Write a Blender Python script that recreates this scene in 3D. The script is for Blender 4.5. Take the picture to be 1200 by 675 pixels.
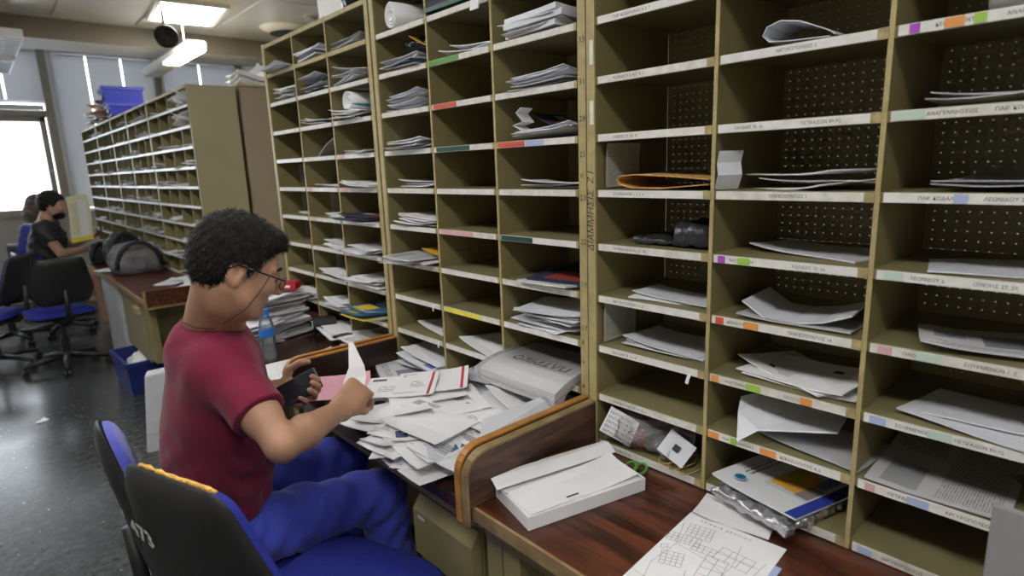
import bpy, bmesh, math, random
import numpy as np
from mathutils import Vector, Matrix, Euler

for o in list(bpy.data.objects):
    bpy.data.objects.remove(o)
scene = bpy.context.scene
COL = scene.collection
rnd = random.Random(7)

# ------------------------------------------------------------------ camera, world, exposure
F_PX = 697.48
CAM = Vector((-1.13528, 0.0, 1.47719))
RX = Vector((0.7402182, -0.6714625, -0.0348588))
UP = Vector((0.1611088, 0.1267939, 0.978758))
FW = Vector((0.6527794, 0.7301105, -0.2020337))
cd = bpy.data.cameras.new('camera')
cd.sensor_width = 36.0
cd.lens = F_PX / 1200 * 36
cd.clip_start = 0.02
cd.clip_end = 200
cam = bpy.data.objects.new('camera', cd)
COL.objects.link(cam)
m = Matrix((RX, UP, -FW)).transposed().to_4x4()
m.translation = CAM
cam.matrix_world = m
scene.camera = cam
cd.dof.use_dof = True
cd.dof.focus_distance = 1.5
cd.dof.aperture_fstop = 3.2
scene.view_settings.view_transform = 'Standard'
scene.view_settings.look = 'None'
scene.view_settings.gamma = 1
scene.view_settings.exposure = 1.42
scene.view_settings.use_curve_mapping = False

w = bpy.data.worlds.new('sky')
scene.world = w
w.use_nodes = True
bg = w.node_tree.nodes['Background']
bg.inputs['Color'].default_value = (0.94, 0.97, 1.0, 1)
bg.inputs['Strength'].default_value = 2.2
LAMP = 9.0          # ceiling diffuser emission


def px(x, y, ax, v):
    """ray through photo pixel (1200x675 frame) cut with the plane axis=v"""
    d = RX * ((x - 600) / F_PX) - UP * ((y - 337.5) / F_PX) + FW
    t = (v - CAM[ax]) / d[ax]
    return CAM + d * t


# ------------------------------------------------------------------ materials
MATS = {}


def new_mat(name):
    mt = bpy.data.materials.new(name)
    mt.use_nodes = True
    nt = mt.node_tree
    return mt, nt, nt.nodes['Principled BSDF']


def M(name, col, rough=0.6, metal=0.0, var=0.0, vscale=8.0, bump=0.0, bscale=60.0, spec=0.5, col2=None, stretch=None,
      sheen=0.0):
    if name in MATS:
        return MATS[name]
    mt, nt, b = new_mat(name)
    b.inputs['Roughness'].default_value = rough
    b.inputs['Metallic'].default_value = metal
    b.inputs['Specular IOR Level'].default_value = spec
    if sheen:
        b.inputs['Sheen Weight'].default_value = sheen
    c = tuple(col) + (1,)
    b.inputs['Base Color'].default_value = c
    tc = nt.nodes.new('ShaderNodeTexCoord')
    mp = nt.nodes.new('ShaderNodeMapping')
    nt.links.new(tc.outputs['Object'], mp.inputs['Vector'])
    if stretch:
        mp.inputs['Scale'].default_value = stretch
    if var or col2:
        n = nt.nodes.new('ShaderNodeTexNoise')
        n.inputs['Scale'].default_value = vscale
        n.inputs['Detail'].default_value = 6
        nt.links.new(mp.outputs[0], n.inputs['Vector'])
        r = nt.nodes.new('ShaderNodeValToRGB')
        r.color_ramp.elements[0].position = 0.3
        r.color_ramp.elements[1].position = 0.7
        if col2:
            r.color_ramp.elements[0].color = c
            r.color_ramp.elements[1].color = tuple(col2) + (1,)
        else:
            r.color_ramp.elements[0].color = tuple(max(0, v * (1 - var)) for v in col) + (1,)
            r.color_ramp.elements[1].color = tuple(min(1, v * (1 + var)) for v in col) + (1,)
        nt.links.new(n.outputs['Fac'], r.inputs[0])
        nt.links.new(r.outputs[0], b.inputs['Base Color'])
    if bump:
        n2 = nt.nodes.new('ShaderNodeTexNoise')
        n2.inputs['Scale'].default_value = bscale
        n2.inputs['Detail'].default_value = 4
        nt.links.new(mp.outputs[0], n2.inputs['Vector'])
        bp = nt.nodes.new('ShaderNodeBump')
        bp.inputs['Strength'].default_value = bump
        bp.inputs['Distance'].default_value = 0.01
        nt.links.new(n2.outputs['Fac'], bp.inputs['Height'])
        nt.links.new(bp.outputs[0], b.inputs['Normal'])
    MATS[name] = mt
    return mt


def emit(name, col, s):
    mt, nt, b = new_mat(name)
    b.inputs['Base Color'].default_value = tuple(col) + (1,)
    b.inputs['Emission Color'].default_value = tuple(col) + (1,)
    b.inputs['Emission Strength'].default_value = s
    MATS[name] = mt
    return mt


def clear(name, tint=(1, 1, 1), gloss=0.12, rough=0.05, white=0.0):
    """thin clear film / glass: mostly transparent, a little glossy and milky"""
    mt, nt, b = new_mat(name)
    out = nt.nodes['Material Output']
    nt.nodes.remove(b)
    t = nt.nodes.new('ShaderNodeBsdfTransparent')
    t.inputs[0].default_value = tuple(tint) + (1,)
    g = nt.nodes.new('ShaderNodeBsdfGlossy')
    g.inputs['Roughness'].default_value = rough
    mx = nt.nodes.new('ShaderNodeMixShader')
    fr = nt.nodes.new('ShaderNodeLayerWeight')
    fr.inputs[0].default_value = gloss
    nt.links.new(fr.outputs['Fresnel'], mx.inputs[0])
    nt.links.new(t.outputs[0], mx.inputs[1])
    nt.links.new(g.outputs[0], mx.inputs[2])
    last = mx
    if white:
        d = nt.nodes.new('ShaderNodeBsdfDiffuse')
        d.inputs[0].default_value = (0.9, 0.9, 0.9, 1)
        m2 = nt.nodes.new('ShaderNodeMixShader')
        m2.inputs[0].default_value = white
        nt.links.new(mx.outputs[0], m2.inputs[1])
        nt.links.new(d.outputs[0], m2.inputs[2])
        last = m2
    nt.links.new(last.outputs[0], out.inputs[0])
    MATS[name] = mt
    return mt


def printed(name, base, patches, rough=0.55, lines=None):
    """paper with flat printed rectangles: patches = [(x0,x1,y0,y1,(rgb))] in Generated xy; lines = (x0,x1,y0,y1,n,rgb)"""
    mt, nt, b = new_mat(name)
    b.inputs['Roughness'].default_value = rough
    b.inputs['Specular IOR Level'].default_value = 0.3
    tc = nt.nodes.new('ShaderNodeTexCoord')
    sp = nt.nodes.new('ShaderNodeSeparateXYZ')
    nt.links.new(tc.outputs['Generated'], sp.inputs[0])
    L = nt.links

    def mth(op, a, bb):
        n = nt.nodes.new('ShaderNodeMath')
        n.operation = op
        for i, v in enumerate((a, bb)):
            if hasattr(v, 'links'):
                L.new(v, n.inputs[i])
            else:
                n.inputs[i].default_value = v
        return n.outputs[0]

    def box(x0, x1, y0, y1):
        a = mth('MULTIPLY', mth('GREATER_THAN', sp.outputs[0], x0), mth('LESS_THAN', sp.outputs[0], x1))
        c = mth('MULTIPLY', mth('GREATER_THAN', sp.outputs[1], y0), mth('LESS_THAN', sp.outputs[1], y1))
        return mth('MULTIPLY', a, c)
    cur = nt.nodes.new('ShaderNodeRGB')
    cur.outputs[0].default_value = tuple(base) + (1,)
    cur = cur.outputs[0]

    def mixin(fac, rgb):
        nonlocal cur
        mx = nt.nodes.new('ShaderNodeMix')
        mx.data_type = 'RGBA'
        L.new(fac, mx.inputs['Factor'])
        L.new(cur, mx.inputs['A'])
        mx.inputs['B'].default_value = tuple(rgb) + (1,)
        cur = mx.outputs['Result']
    for p in patches:
        mixin(box(*p[:4]), p[4])
    if lines:
        for ln in lines:
            x0, x1, y0, y1, n, rgb = ln
            bx = box(x0, x1, y0, y1)
            fr = mth('FRACT', mth('MULTIPLY', sp.outputs[1], n), 0)
            st = mth('LESS_THAN', fr, 0.45)
            nz = nt.nodes.new('ShaderNodeTexNoise')
            nz.inputs['Scale'].default_value = 1.0
            mp = nt.nodes.new('ShaderNodeMapping')
            mp.inputs['Scale'].default_value = (70, n * 1.0, 1)
            L.new(tc.outputs['Generated'], mp.inputs[0])
            L.new(mp.outputs[0], nz.inputs['Vector'])
            g = mth('GREATER_THAN', nz.outputs['Fac'], 0.45)
            mixin(mth('MULTIPLY', mth('MULTIPLY', bx, st), g), rgb)
    L.new(cur, b.inputs['Base Color'])
    MATS[name] = mt
    return mt


def wood(name, c1, c2, stretch, rough=0.35):
    mt, nt, b = new_mat(name)
    tc = nt.nodes.new('ShaderNodeTexCoord')
    mp = nt.nodes.new('ShaderNodeMapping')
    mp.inputs['Scale'].default_value = stretch
    nt.links.new(tc.outputs['Object'], mp.inputs[0])
    n = nt.nodes.new('ShaderNodeTexNoise')
    n.inputs['Scale'].default_value = 3.0
    n.inputs['Detail'].default_value = 8
    n.inputs['Distortion'].default_value = 1.2
    nt.links.new(mp.outputs[0], n.inputs['Vector'])
    r = nt.nodes.new('ShaderNodeValToRGB')
    r.color_ramp.elements[0].position = 0.36
    r.color_ramp.elements[0].color = tuple(c1) + (1,)
    r.color_ramp.elements[1].position = 0.66
    r.color_ramp.elements[1].color = tuple(c2) + (1,)
    nt.links.new(n.outputs['Fac'], r.inputs[0])
    # worn pale specks
    v = nt.nodes.new('ShaderNodeTexNoise')
    v.inputs['Scale'].default_value = 40
    v.inputs['Detail'].default_value = 3
    nt.links.new(tc.outputs['Object'], v.inputs['Vector'])
    r2 = nt.nodes.new('ShaderNodeValToRGB')
    r2.color_ramp.elements[0].position = 0.70
    r2.color_ramp.elements[0].color = (0, 0, 0, 1)
    r2.color_ramp.elements[1].position = 0.80
    r2.color_ramp.elements[1].color = (0.5, 0.5, 0.5, 1)
    nt.links.new(v.outputs['Fac'], r2.inputs[0])
    mx = nt.nodes.new('ShaderNodeMix')
    mx.data_type = 'RGBA'
    nt.links.new(r2.outputs[0], mx.inputs['Factor'])
    nt.links.new(r.outputs[0], mx.inputs['A'])
    mx.inputs['B'].default_value = (0.22, 0.15, 0.10, 1)
    nt.links.new(mx.outputs['Result'], b.inputs['Base Color'])
    b.inputs['Roughness'].default_value = rough
    MATS[name] = mt
    return mt


def terrazzo():
    mt, nt, b = new_mat('terrazzo')
    tc = nt.nodes.new('ShaderNodeTexCoord')
    n = nt.nodes.new('ShaderNodeTexNoise')
    n.inputs['Scale'].default_value = 26
    n.inputs['Detail'].default_value = 8
    n.inputs['Roughness'].default_value = 0.7
    nt.links.new(tc.outputs['Object'], n.inputs['Vector'])
    r = nt.nodes.new('ShaderNodeValToRGB')
    r.color_ramp.elements[0].position = 0.35
    r.color_ramp.elements[0].color = (0.022, 0.024, 0.025, 1)
    r.color_ramp.elements[1].position = 0.68
    r.color_ramp.elements[1].color = (0.095, 0.097, 0.097, 1)
    nt.links.new(n.outputs['Fac'], r.inputs[0])
    v = nt.nodes.new('ShaderNodeTexVoronoi')
    v.inputs['Scale'].default_value = 24
    nt.links.new(tc.outputs['Object'], v.inputs['Vector'])
    r2 = nt.nodes.new('ShaderNodeValToRGB')
    r2.color_ramp.elements[0].position = 0.07
    r2.color_ramp.elements[0].color = (1, 1, 1, 1)
    r2.color_ramp.elements[1].position = 0.11
    r2.color_ramp.elements[1].color = (0, 0, 0, 1)
    nt.links.new(v.outputs['Distance'], r2.inputs[0])
    sep = nt.nodes.new('ShaderNodeSeparateColor')
    nt.links.new(v.outputs['Color'], sep.inputs[0])
    gt = nt.nodes.new('ShaderNodeMath')
    gt.operation = 'GREATER_THAN'
    gt.inputs[1].default_value = 0.72
    nt.links.new(sep.outputs[0], gt.inputs[0])
    ml = nt.nodes.new('ShaderNodeMath')
    ml.operation = 'MULTIPLY'
    nt.links.new(r2.outputs[0], ml.inputs[0])
    nt.links.new(gt.outputs[0], ml.inputs[1])
    mx = nt.nodes.new('ShaderNodeMix')
    mx.data_type = 'RGBA'
    nt.links.new(ml.outputs[0], mx.inputs['Factor'])
    nt.links.new(r.outputs[0], mx.inputs['A'])
    mx.inputs['B'].default_value = (0.55, 0.54, 0.52, 1)
    nt.links.new(mx.outputs['Result'], b.inputs['Base Color'])
    n3 = nt.nodes.new('ShaderNodeTexNoise')
    n3.inputs['Scale'].default_value = 2.5
    nt.links.new(tc.outputs['Object'], n3.inputs['Vector'])
    r3 = nt.nodes.new('ShaderNodeMapRange')
    r3.inputs['To Min'].default_value = 0.12
    r3.inputs['To Max'].default_value = 0.34
    nt.links.new(n3.outputs['Fac'], r3.inputs['Value'])
    nt.links.new(r3.outputs[0], b.inputs['Roughness'])
    MATS['terrazzo'] = mt
    return mt


M('khaki', (0.275, 0.233, 0.106), 0.45, var=0.10, vscale=5, bump=0.05, bscale=40)
M('khaki_edge', (0.44, 0.36, 0.165), 0.45, var=0.14, vscale=30)
M('khaki_shelf', (0.235, 0.205, 0.100), 0.4, var=0.12, vscale=6)
M('khaki_end', (0.31, 0.27, 0.145), 0.5, var=0.04)
M('tan_steel', (0.29, 0.225, 0.145), 0.5, var=0.04)
M('strip_white', (0.78, 0.77, 0.72), 0.35, var=0.08, vscale=40)
M('strip_worn', (0.72, 0.70, 0.63), 0.45, var=0.14, vscale=50)
M('tape', (0.42, 0.34, 0.17), 0.4, var=0.3, vscale=60)
M('paper', (0.86, 0.86, 0.87), 0.6, var=0.04, vscale=10)
M('paper_grey', (0.50, 0.50, 0.52), 0.55, var=0.12, vscale=14)
M('paper_cool', (0.70, 0.715, 0.76), 0.5, var=0.08, vscale=10)
M('ink', (0.03, 0.03, 0.04), 0.6)
M('ink_soft', (0.25, 0.25, 0.27), 0.6)
M('kraft', (0.62, 0.36, 0.12), 0.6, var=0.12, vscale=12)
M('black_plastic', (0.012, 0.012, 0.013), 0.42, bump=0.15, bscale=500)
M('black_soft', (0.015, 0.015, 0.017), 0.6, bump=0.3, bscale=30)
M('black_gloss', (0.012, 0.013, 0.016), 0.12)
M('blue_fabric', (0.024, 0.034, 0.27), 0.9, var=0.12, vscale=60, bump=0.25, bscale=900, spec=.2)
M('blue_bright', (0.07, 0.09, 0.52), 0.85, var=0.10, vscale=60, bump=0.25, bscale=900, sheen=0.3)
M('trouser_blue', (0.035, 0.052, 0.40), 0.8, var=0.10, vscale=20, bump=0.2, bscale=120, sheen=0.2)
M('foam', (0.75, 0.42, 0.08), 0.9, var=0.25, vscale=60, bump=0.6, bscale=200)
M('maroon', (0.165, 0.011, 0.036), 0.85, var=0.08, vscale=14, bump=0.15, bscale=60, sheen=0.1, spec=.2)
M('skin', (0.40, 0.215, 0.130), 0.5, var=0.10, vscale=22, bump=0.08, bscale=160)
M('skin_far', (0.46, 0.27, 0.18), 0.55, var=0.06)
M('hair', (0.006, 0.0055, 0.0055), 0.5, col2=(0.022, 0.021, 0.020), vscale=9, bump=0.8, bscale=22, stretch=(9, 9, 4), spec=.15)
M('hair_brown', (0.06, 0.045, 0.035), 0.6, col2=(0.16, 0.12, 0.09), vscale=30, bump=0.9, bscale=30)
M('lip', (0.36, 0.16, 0.13), 0.5)
M('eye_white', (0.75, 0.73, 0.70), 0.2)
M('iris', (0.03, 0.02, 0.015), 0.15)
M('cord', (0.03, 0.028, 0.028), 0.7)
M('white_paint', (0.78, 0.79, 0.80), 0.5)
M('frame_beige', (0.40, 0.37, 0.31), 0.6, var=0.06)
M('beam_face', (0.155, 0.135, 0.105), 0.7, var=0.08, vscale=3)
M('beam_under', (0.62, 0.61, 0.60), 0.6)
M('ceiling_metal', (0.74, 0.74, 0.75), 0.30, metal=0.55, var=0.08, vscale=2)
M('wall_paint', (0.55, 0.53, 0.48), 0.7)
M('blind_grey', (0.52, 0.52, 0.53), 0.5)
M('chrome', (0.6, 0.6, 0.6), 0.2, metal=1)
M('crate_blue', (0.02, 0.035, 0.36), 0.45)
M('crate_dark', (0.015, 0.03, 0.20), 0.5)
M('orange_edge', (0.44, 0.20, 0.045), 0.4, var=0.25, vscale=25)
M('edge_worn', (0.20, 0.13, 0.055), 0.5, col2=(0.34, 0.25, 0.12), vscale=20)
M('grey_panel', (0.30, 0.30, 0.31), 0.5)
M('grey_fabric', (0.16, 0.16, 0.165), 0.85, var=0.15, vscale=20, bump=0.3, bscale=200)
M('red', (0.55, 0.02, 0.03), 0.4)
M('green', (0.02, 0.22, 0.08), 0.4)
M('green_bright', (0.10, 0.36, 0.05), 0.35)
M('green_dark', (0.01, 0.07, 0.05), 0.35)
M('teal', (0.01, 0.16, 0.22), 0.4)
M('yellow', (0.75, 0.45, 0.02), 0.5)
M('pink', (0.82, 0.42, 0.50), 0.6)
M('hl_orange', (0.80, 0.33, 0.08), 0.5)
M('hl_purple', (0.42, 0.08, 0.55), 0.5)
M('hl_green', (0.35, 0.60, 0.08), 0.5)
M('hl_yellow', (0.85, 0.75, 0.08), 0.5)
M('hl_pink', (0.72, 0.42, 0.45), 0.5)
M('hl_red', (0.65, 0.10, 0.05), 0.5)
M('hl_mint', (0.55, 0.68, 0.58), 0.5)
M('hl_blue', (0.42, 0.50, 0.74), 0.5)
M('hl_darkgreen', (0.015, 0.07, 0.05), 0.5)
M('cap_blue', (0.03, 0.20, 0.65), 0.35)
M('rubber_band', (0.50, 0.32, 0.10), 0.5)
M('plastic_dark', (0.035, 0.036, 0.04), 0.2, bump=0.6, bscale=40)
M('foil', (0.55, 0.55, 0.57), 0.25, metal=0.8, bump=0.9, bscale=40)
clear('glass_pane', (0.96, 0.98, 1.0), 0.10)
clear('film', (0.97, 0.97, 0.97), 0.35, 0.12, 0.18)
clear('bottle_plastic', (0.90, 0.94, 0.96), 0.30, 0.06, 0.10)
clear('lens', (0.95, 0.95, 0.96), 0.10)
emit('lamp_white', (1.0, 0.985, 0.965), LAMP)
wood('wood_red', (0.032, 0.010, 0.006), (0.145, 0.043, 0.020), (9, 1.0, 9), 0.30)
wood('wood_dark', (0.018, 0.009, 0.006), (0.055, 0.022, 0.012), (1.2, 9, 7), 0.35)
wood('wood_brown', (0.030, 0.014, 0.009), (0.125, 0.058, 0.032), (1.4, 9, 9), 0.4)
wood('wood_desk_dark', (0.020, 0.009, 0.006), (0.060, 0.022, 0.012), (9, 1.0, 9), 0.22)
terrazzo()
W = (0.86, 0.86, 0.87)
printed('env_window', W, [(.10, .52, .22, .52, (.52, .53, .55)), (.05, .28, .72, .86, (.62, .63, .68))],
        lines=[(.13, .44, .26, .48, 14, (.25, .25, .28))])
printed('env_stamp', W, [(.80, .94, .62, .90, (.10, .12, .25)), (.06, .22, .78, .9, (.06, .06, .08))],
        lines=[(.40, .74, .25, .5, 14, (.25, .25, .3))])
printed('env_red', W, [(.90, .94, .0, 1., (.55, .05, .07)), (.05, .25, .80, .9, (.1, .1, .12))],
        lines=[(.2, .6, .25, .55, 12, (.35, .35, .38))])
printed('env_logo', W, [(.66, .75, .70, .79, (.04, .04, .05)), (.08, .45, .2, .45, (.66, .66, .68))])
printed('env_blue', (.72, .74, .79), [(.06, .30, .70, .88, (.12, .17, .45))], lines=[(.15, .6, .2, .55, 14, (.3, .3, .4))])
printed('newsprint', (.55, .55, .55), [(.05, .40, .62, .90, (.33, .33, .34))],
        lines=[(.04, .96, .06, .5, 48, (.24, .24, .25)), (.6, .96, .55, .95, 48, (.24, .24, .25))])
printed('leaflet', (.66, .66, .67), [(.15, .6, .25, .7, (.23, .24, .27)), (.7, .9, .2, .5, (.35, .36, .42))],
        lines=[(.1, .9, .78, .92, 24, (.2, .2, .22))])
printed('form_sheet', (.50, .49, .42), [], lines=[(.05, .95, .06, .94, 26, (.22, .21, .17))])
printed('mag_dark', (.03, .04, .08), [(.1, .5, .2, .8, (.3, .05, .04)), (.6, .9, .1, .4, (.5, .5, .55))])
printed('mag_blue', (.04, .14, .30), [(.1, .6, .2, .7, (.5, .55, .6)), (.65, .95, .1, .6, (.75, .55, .05))])
printed('cover', (.70, .71, .73), [(0, 1, 0, .13, (.03, .05, .32)), (.30, .97, .14, .62, (.52, .58, .60)),
                                   (.36, .80, .22, .60, (.72, .36, .05)), (.55, .86, .42, .60, (.55, .45, .05)),
                                   (.34, .60, .15, .30, (.25, .20, .2)), (.62, .90, .18, .30, (.15, .2, .35))],
        lines=[(.30, .80, .76, .90, 18, (.12, .12, .15))])
printed('grid_paper', (.82, .82, .82), [], lines=[(.62, .97, .1, .9, 20, (.62, .64, .70))])
printed('yellow_print', (.62, .60, .40), [(.1, .9, .15, .55, (.66, .66, .64)), (.0, .1, 0, 1, (.65, .55, .05))],
        lines=[(.15, .85, .6, .9, 18, (.3, .3, .25))])

WHITES = ['env_window', 'env_stamp', 'env_logo', 'paper', 'paper', 'env_window', 'paper_cool', 'env_blue', 'env_red']


# ------------------------------------------------------------------ mesh helpers
class MB:
    def __init__(s):
        s.v = []
        s.f = []

    def add(s, vs, fs):
        b = len(s.v)
        s.v += [tuple(p) for p in vs]
        s.f += [tuple(i + b for i in q) for q in fs]
        return s

    def box(s, x0, x1, y0, y1, z0, z1):
        return s.add([(x0, y0, z0), (x1, y0, z0), (x1, y1, z0), (x0, y1, z0), (x0, y0, z1), (x1, y0, z1), (x1, y1, z1), (x0, y1, z1)],
                     [(0, 3, 2, 1), (4, 5, 6, 7), (0, 1, 5, 4), (1, 2, 6, 5), (2, 3, 7, 6), (3, 0, 4, 7)])

    def obox(s, mat, sx, sy, sz):
        b = MB().box(-sx / 2, sx / 2, -sy / 2, sy / 2, -sz / 2, sz / 2)
        return s.add([mat @ Vector(p) for p in b.v], b.f)

    def tube(s, pts, r, n=8, caps=True):
        pts = [Vector(p) for p in pts]
        rs = r if isinstance(r, (list, tuple)) else [r] * len(pts)
        vs, fs = [], []
        prev = None
        for i, p in enumerate(pts):
            t = (pts[min(i + 1, len(pts) - 1)] - pts[max(i - 1, 0)])
            t = t.normalized() if t.length > 1e-9 else Vector((0, 0, 1))
            if prev is None:
                a = Vector((0, 0, 1)) if abs(t.z) < .9 else Vector((1, 0, 0))
                u = t.cross(a).normalized()
            else:
                u = (prev - t * prev.dot(t))
                u = u.normalized() if u.length > 1e-6 else t.orthogonal().normalized()
            prev = u
            v = t.cross(u)
            for k in range(n):
                a = 2 * math.pi * k / n
                vs.append(p + (u * math.cos(a) + v * math.sin(a)) * rs[i])
        for i in range(len(pts) - 1):
            for k in range(n):
                fs.append((i * n + k, i * n + (k + 1) % n, (i + 1) * n + (k + 1) % n, (i + 1) * n + k))
        if caps:
            fs.append(tuple(range(n))[::-1])
            fs.append(tuple(range((len(pts) - 1) * n, len(pts) * n)))
        return s.add(vs, fs)

    def lathe(s, prof, c=(0, 0, 0), n=20):
        vs, fs = [], []
        for r, z in prof:
            for k in range(n):
                a = 2 * math.pi * k / n
                vs.append((c[0] + r * math.cos(a), c[1] + r * math.sin(a), c[2] + z))
        for i in range(len(prof) - 1):
            for k in range(n):
                fs.append((i * n + k, i * n + (k + 1) % n, (i + 1) * n + (k + 1) % n, (i + 1) * n + k))
        fs.append(tuple(range(n))[::-1])
        fs.append(tuple(range((len(prof) - 1) * n, len(prof) * n)))
        return s.add(vs, fs)

    def prism(s, poly, fn, a, b):
        """poly 2d, fn(u,v,w)->xyz, extruded w from a to b"""
        n = len(poly)
        vs = [fn(u, v, a) for u, v in poly] + [fn(u, v, b) for u, v in poly]
        fs = [tuple(range(n))[::-1], tuple(range(n, 2 * n))]
        for k in range(n):
            fs.append((k, (k + 1) % n, n + (k + 1) % n, n + k))
        return s.add(vs, fs)

    def pillow(s, outline, df, db, rings=(1, .985, .93, .8, .55, .25), cx=0, cy=0, bend=None, p=4, mat=None):
        """closed outline inflated to both sides of the plane"""
        n = len(outline)
        vs, fs = [], []
        for side, d in ((1, df), (-1, db)):
            for r in rings:
                h = d * (1 - r ** p) ** 0.5 if r < 1 else 0
                for (u, v) in outline:
                    uu, vv = cx + (u - cx) * r, cy + (v - cy) * r
                    vs.append((uu, vv, side * h))
            vs.append((cx, cy, side * d))
        R_ = len(rings)
        blk = R_ * n + 1
        for sd in range(2):
            b = sd * blk
            for i in range(R_ - 1):
                for k in range(n):
                    q = (b + i * n + k, b + i * n + (k + 1) % n, b + (i + 1) * n + (k + 1) % n, b + (i + 1) * n + k)
                    fs.append(q if sd == 0 else q[::-1])
            for k in range(n):
                q = (b + (R_ - 1) * n + k, b + (R_ - 1) * n + (k + 1) % n, b + R_ * n)
                fs.append(q if sd == 0 else q[::-1])
        if bend:
            vs = [(u, v, w + bend(u, v)) for u, v, w in vs]
        if mat:
            vs = [mat @ Vector(q) for q in vs]
        return s.add(vs, fs)

    def mesh(s, name, mat=None, smooth=False, bevel=0, weld=False, fix=False):
        me = bpy.data.meshes.new(name)
        me.from_pydata(s.v, [], s.f)
        if bevel or weld or fix:
            bm = bmesh.new()
            bm.from_mesh(me)
            if weld:
                bmesh.ops.remove_doubles(bm, verts=bm.verts, dist=1e-5)
            if fix:
                bmesh.ops.recalc_face_normals(bm, faces=bm.faces)
            if bevel:
                bmesh.ops.bevel(bm, geom=list(bm.edges), offset=bevel, segments=2, affect='EDGES', clamp_overlap=True)
            bm.to_mesh(me)
            bm.free()
        if mat:
            me.materials.append(MATS[mat])
        if smooth:
            me.polygons.foreach_set('use_smooth', [True] * len(me.polygons))
        me.update()
        return me

    def obj(s, name, mat, parent=None, **k):
        return link(name, s.mesh(name, mat, **k), parent)


def link(name, me, parent=None, loc=None, rot=None):
    o = bpy.data.objects.new(name, me)
    COL.objects.link(o)
    if loc is not None:
        o.location = loc
    if rot is not None:
        o.rotation_euler = rot
    if parent is not None:
        o.parent = parent
    return o


def tag(o, label, cat, group=None):
    o['label'] = label
    o['category'] = cat
    if group:
        o['group'] = group
    return o


def thing(name, label, cat, loc=(0, 0, 0), rotz=0, group=None):
    o = bpy.data.objects.new(name, None)
    COL.objects.link(o)
    o.empty_display_size = .1
    o.location = loc
    o.rotation_euler = (0, 0, rotz)
    return tag(o, label, cat, group)


def wpart(mb, name, mat, parent, **k):
    """part whose geometry is given in world coordinates under an unrotated thing"""
    L = Vector((0, 0, 0))
    p = parent
    while p is not None:
        L += p.location
        p = p.parent
    mb.v = [(a - L.x, b - L.y, c - L.z) for a, b, c in mb.v]
    return mb.obj(name, mat, parent, **k)


def struct(o):
    o['kind'] = 'structure'
    return o


def copy_tree(o, parent=None):
    c = o.copy()
    COL.objects.link(c)
    if parent is not None:
        c.parent = parent
    for ch in list(o.children):
        copy_tree(ch, c)
    return c


def frame(x, y, z, t=(0, 0, 0)):
    mm = Matrix((Vector(x), Vector(y), Vector(z))).transposed().to_4x4()
    mm.translation = Vector(t)
    return mm


TXT = {}


def text_mesh(s, mat='ink', size=1.0, shear=0.0, bold=0.0):
    key = (s, mat, size, shear, bold)
    if key in TXT:
        return TXT[key]
    cu = bpy.data.curves.new('lettering', 'FONT')
    cu.body = s
    cu.size = size
    cu.shear = shear
    cu.offset = bold
    cu.resolution_u = 1
    to = bpy.data.objects.new('lettering_tmp', cu)
    COL.objects.link(to)
    dg = bpy.context.evaluated_depsgraph_get()
    me = bpy.data.meshes.new_from_object(to.evaluated_get(dg))
    bpy.data.objects.remove(to)
    me.materials.clear()
    me.materials.append(MATS[mat])
    TXT[key] = me
    return me


def put(name, me, parent, mat4):
    o = link(name, me, parent)
    o.matrix_local = mat4
    return o


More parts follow.
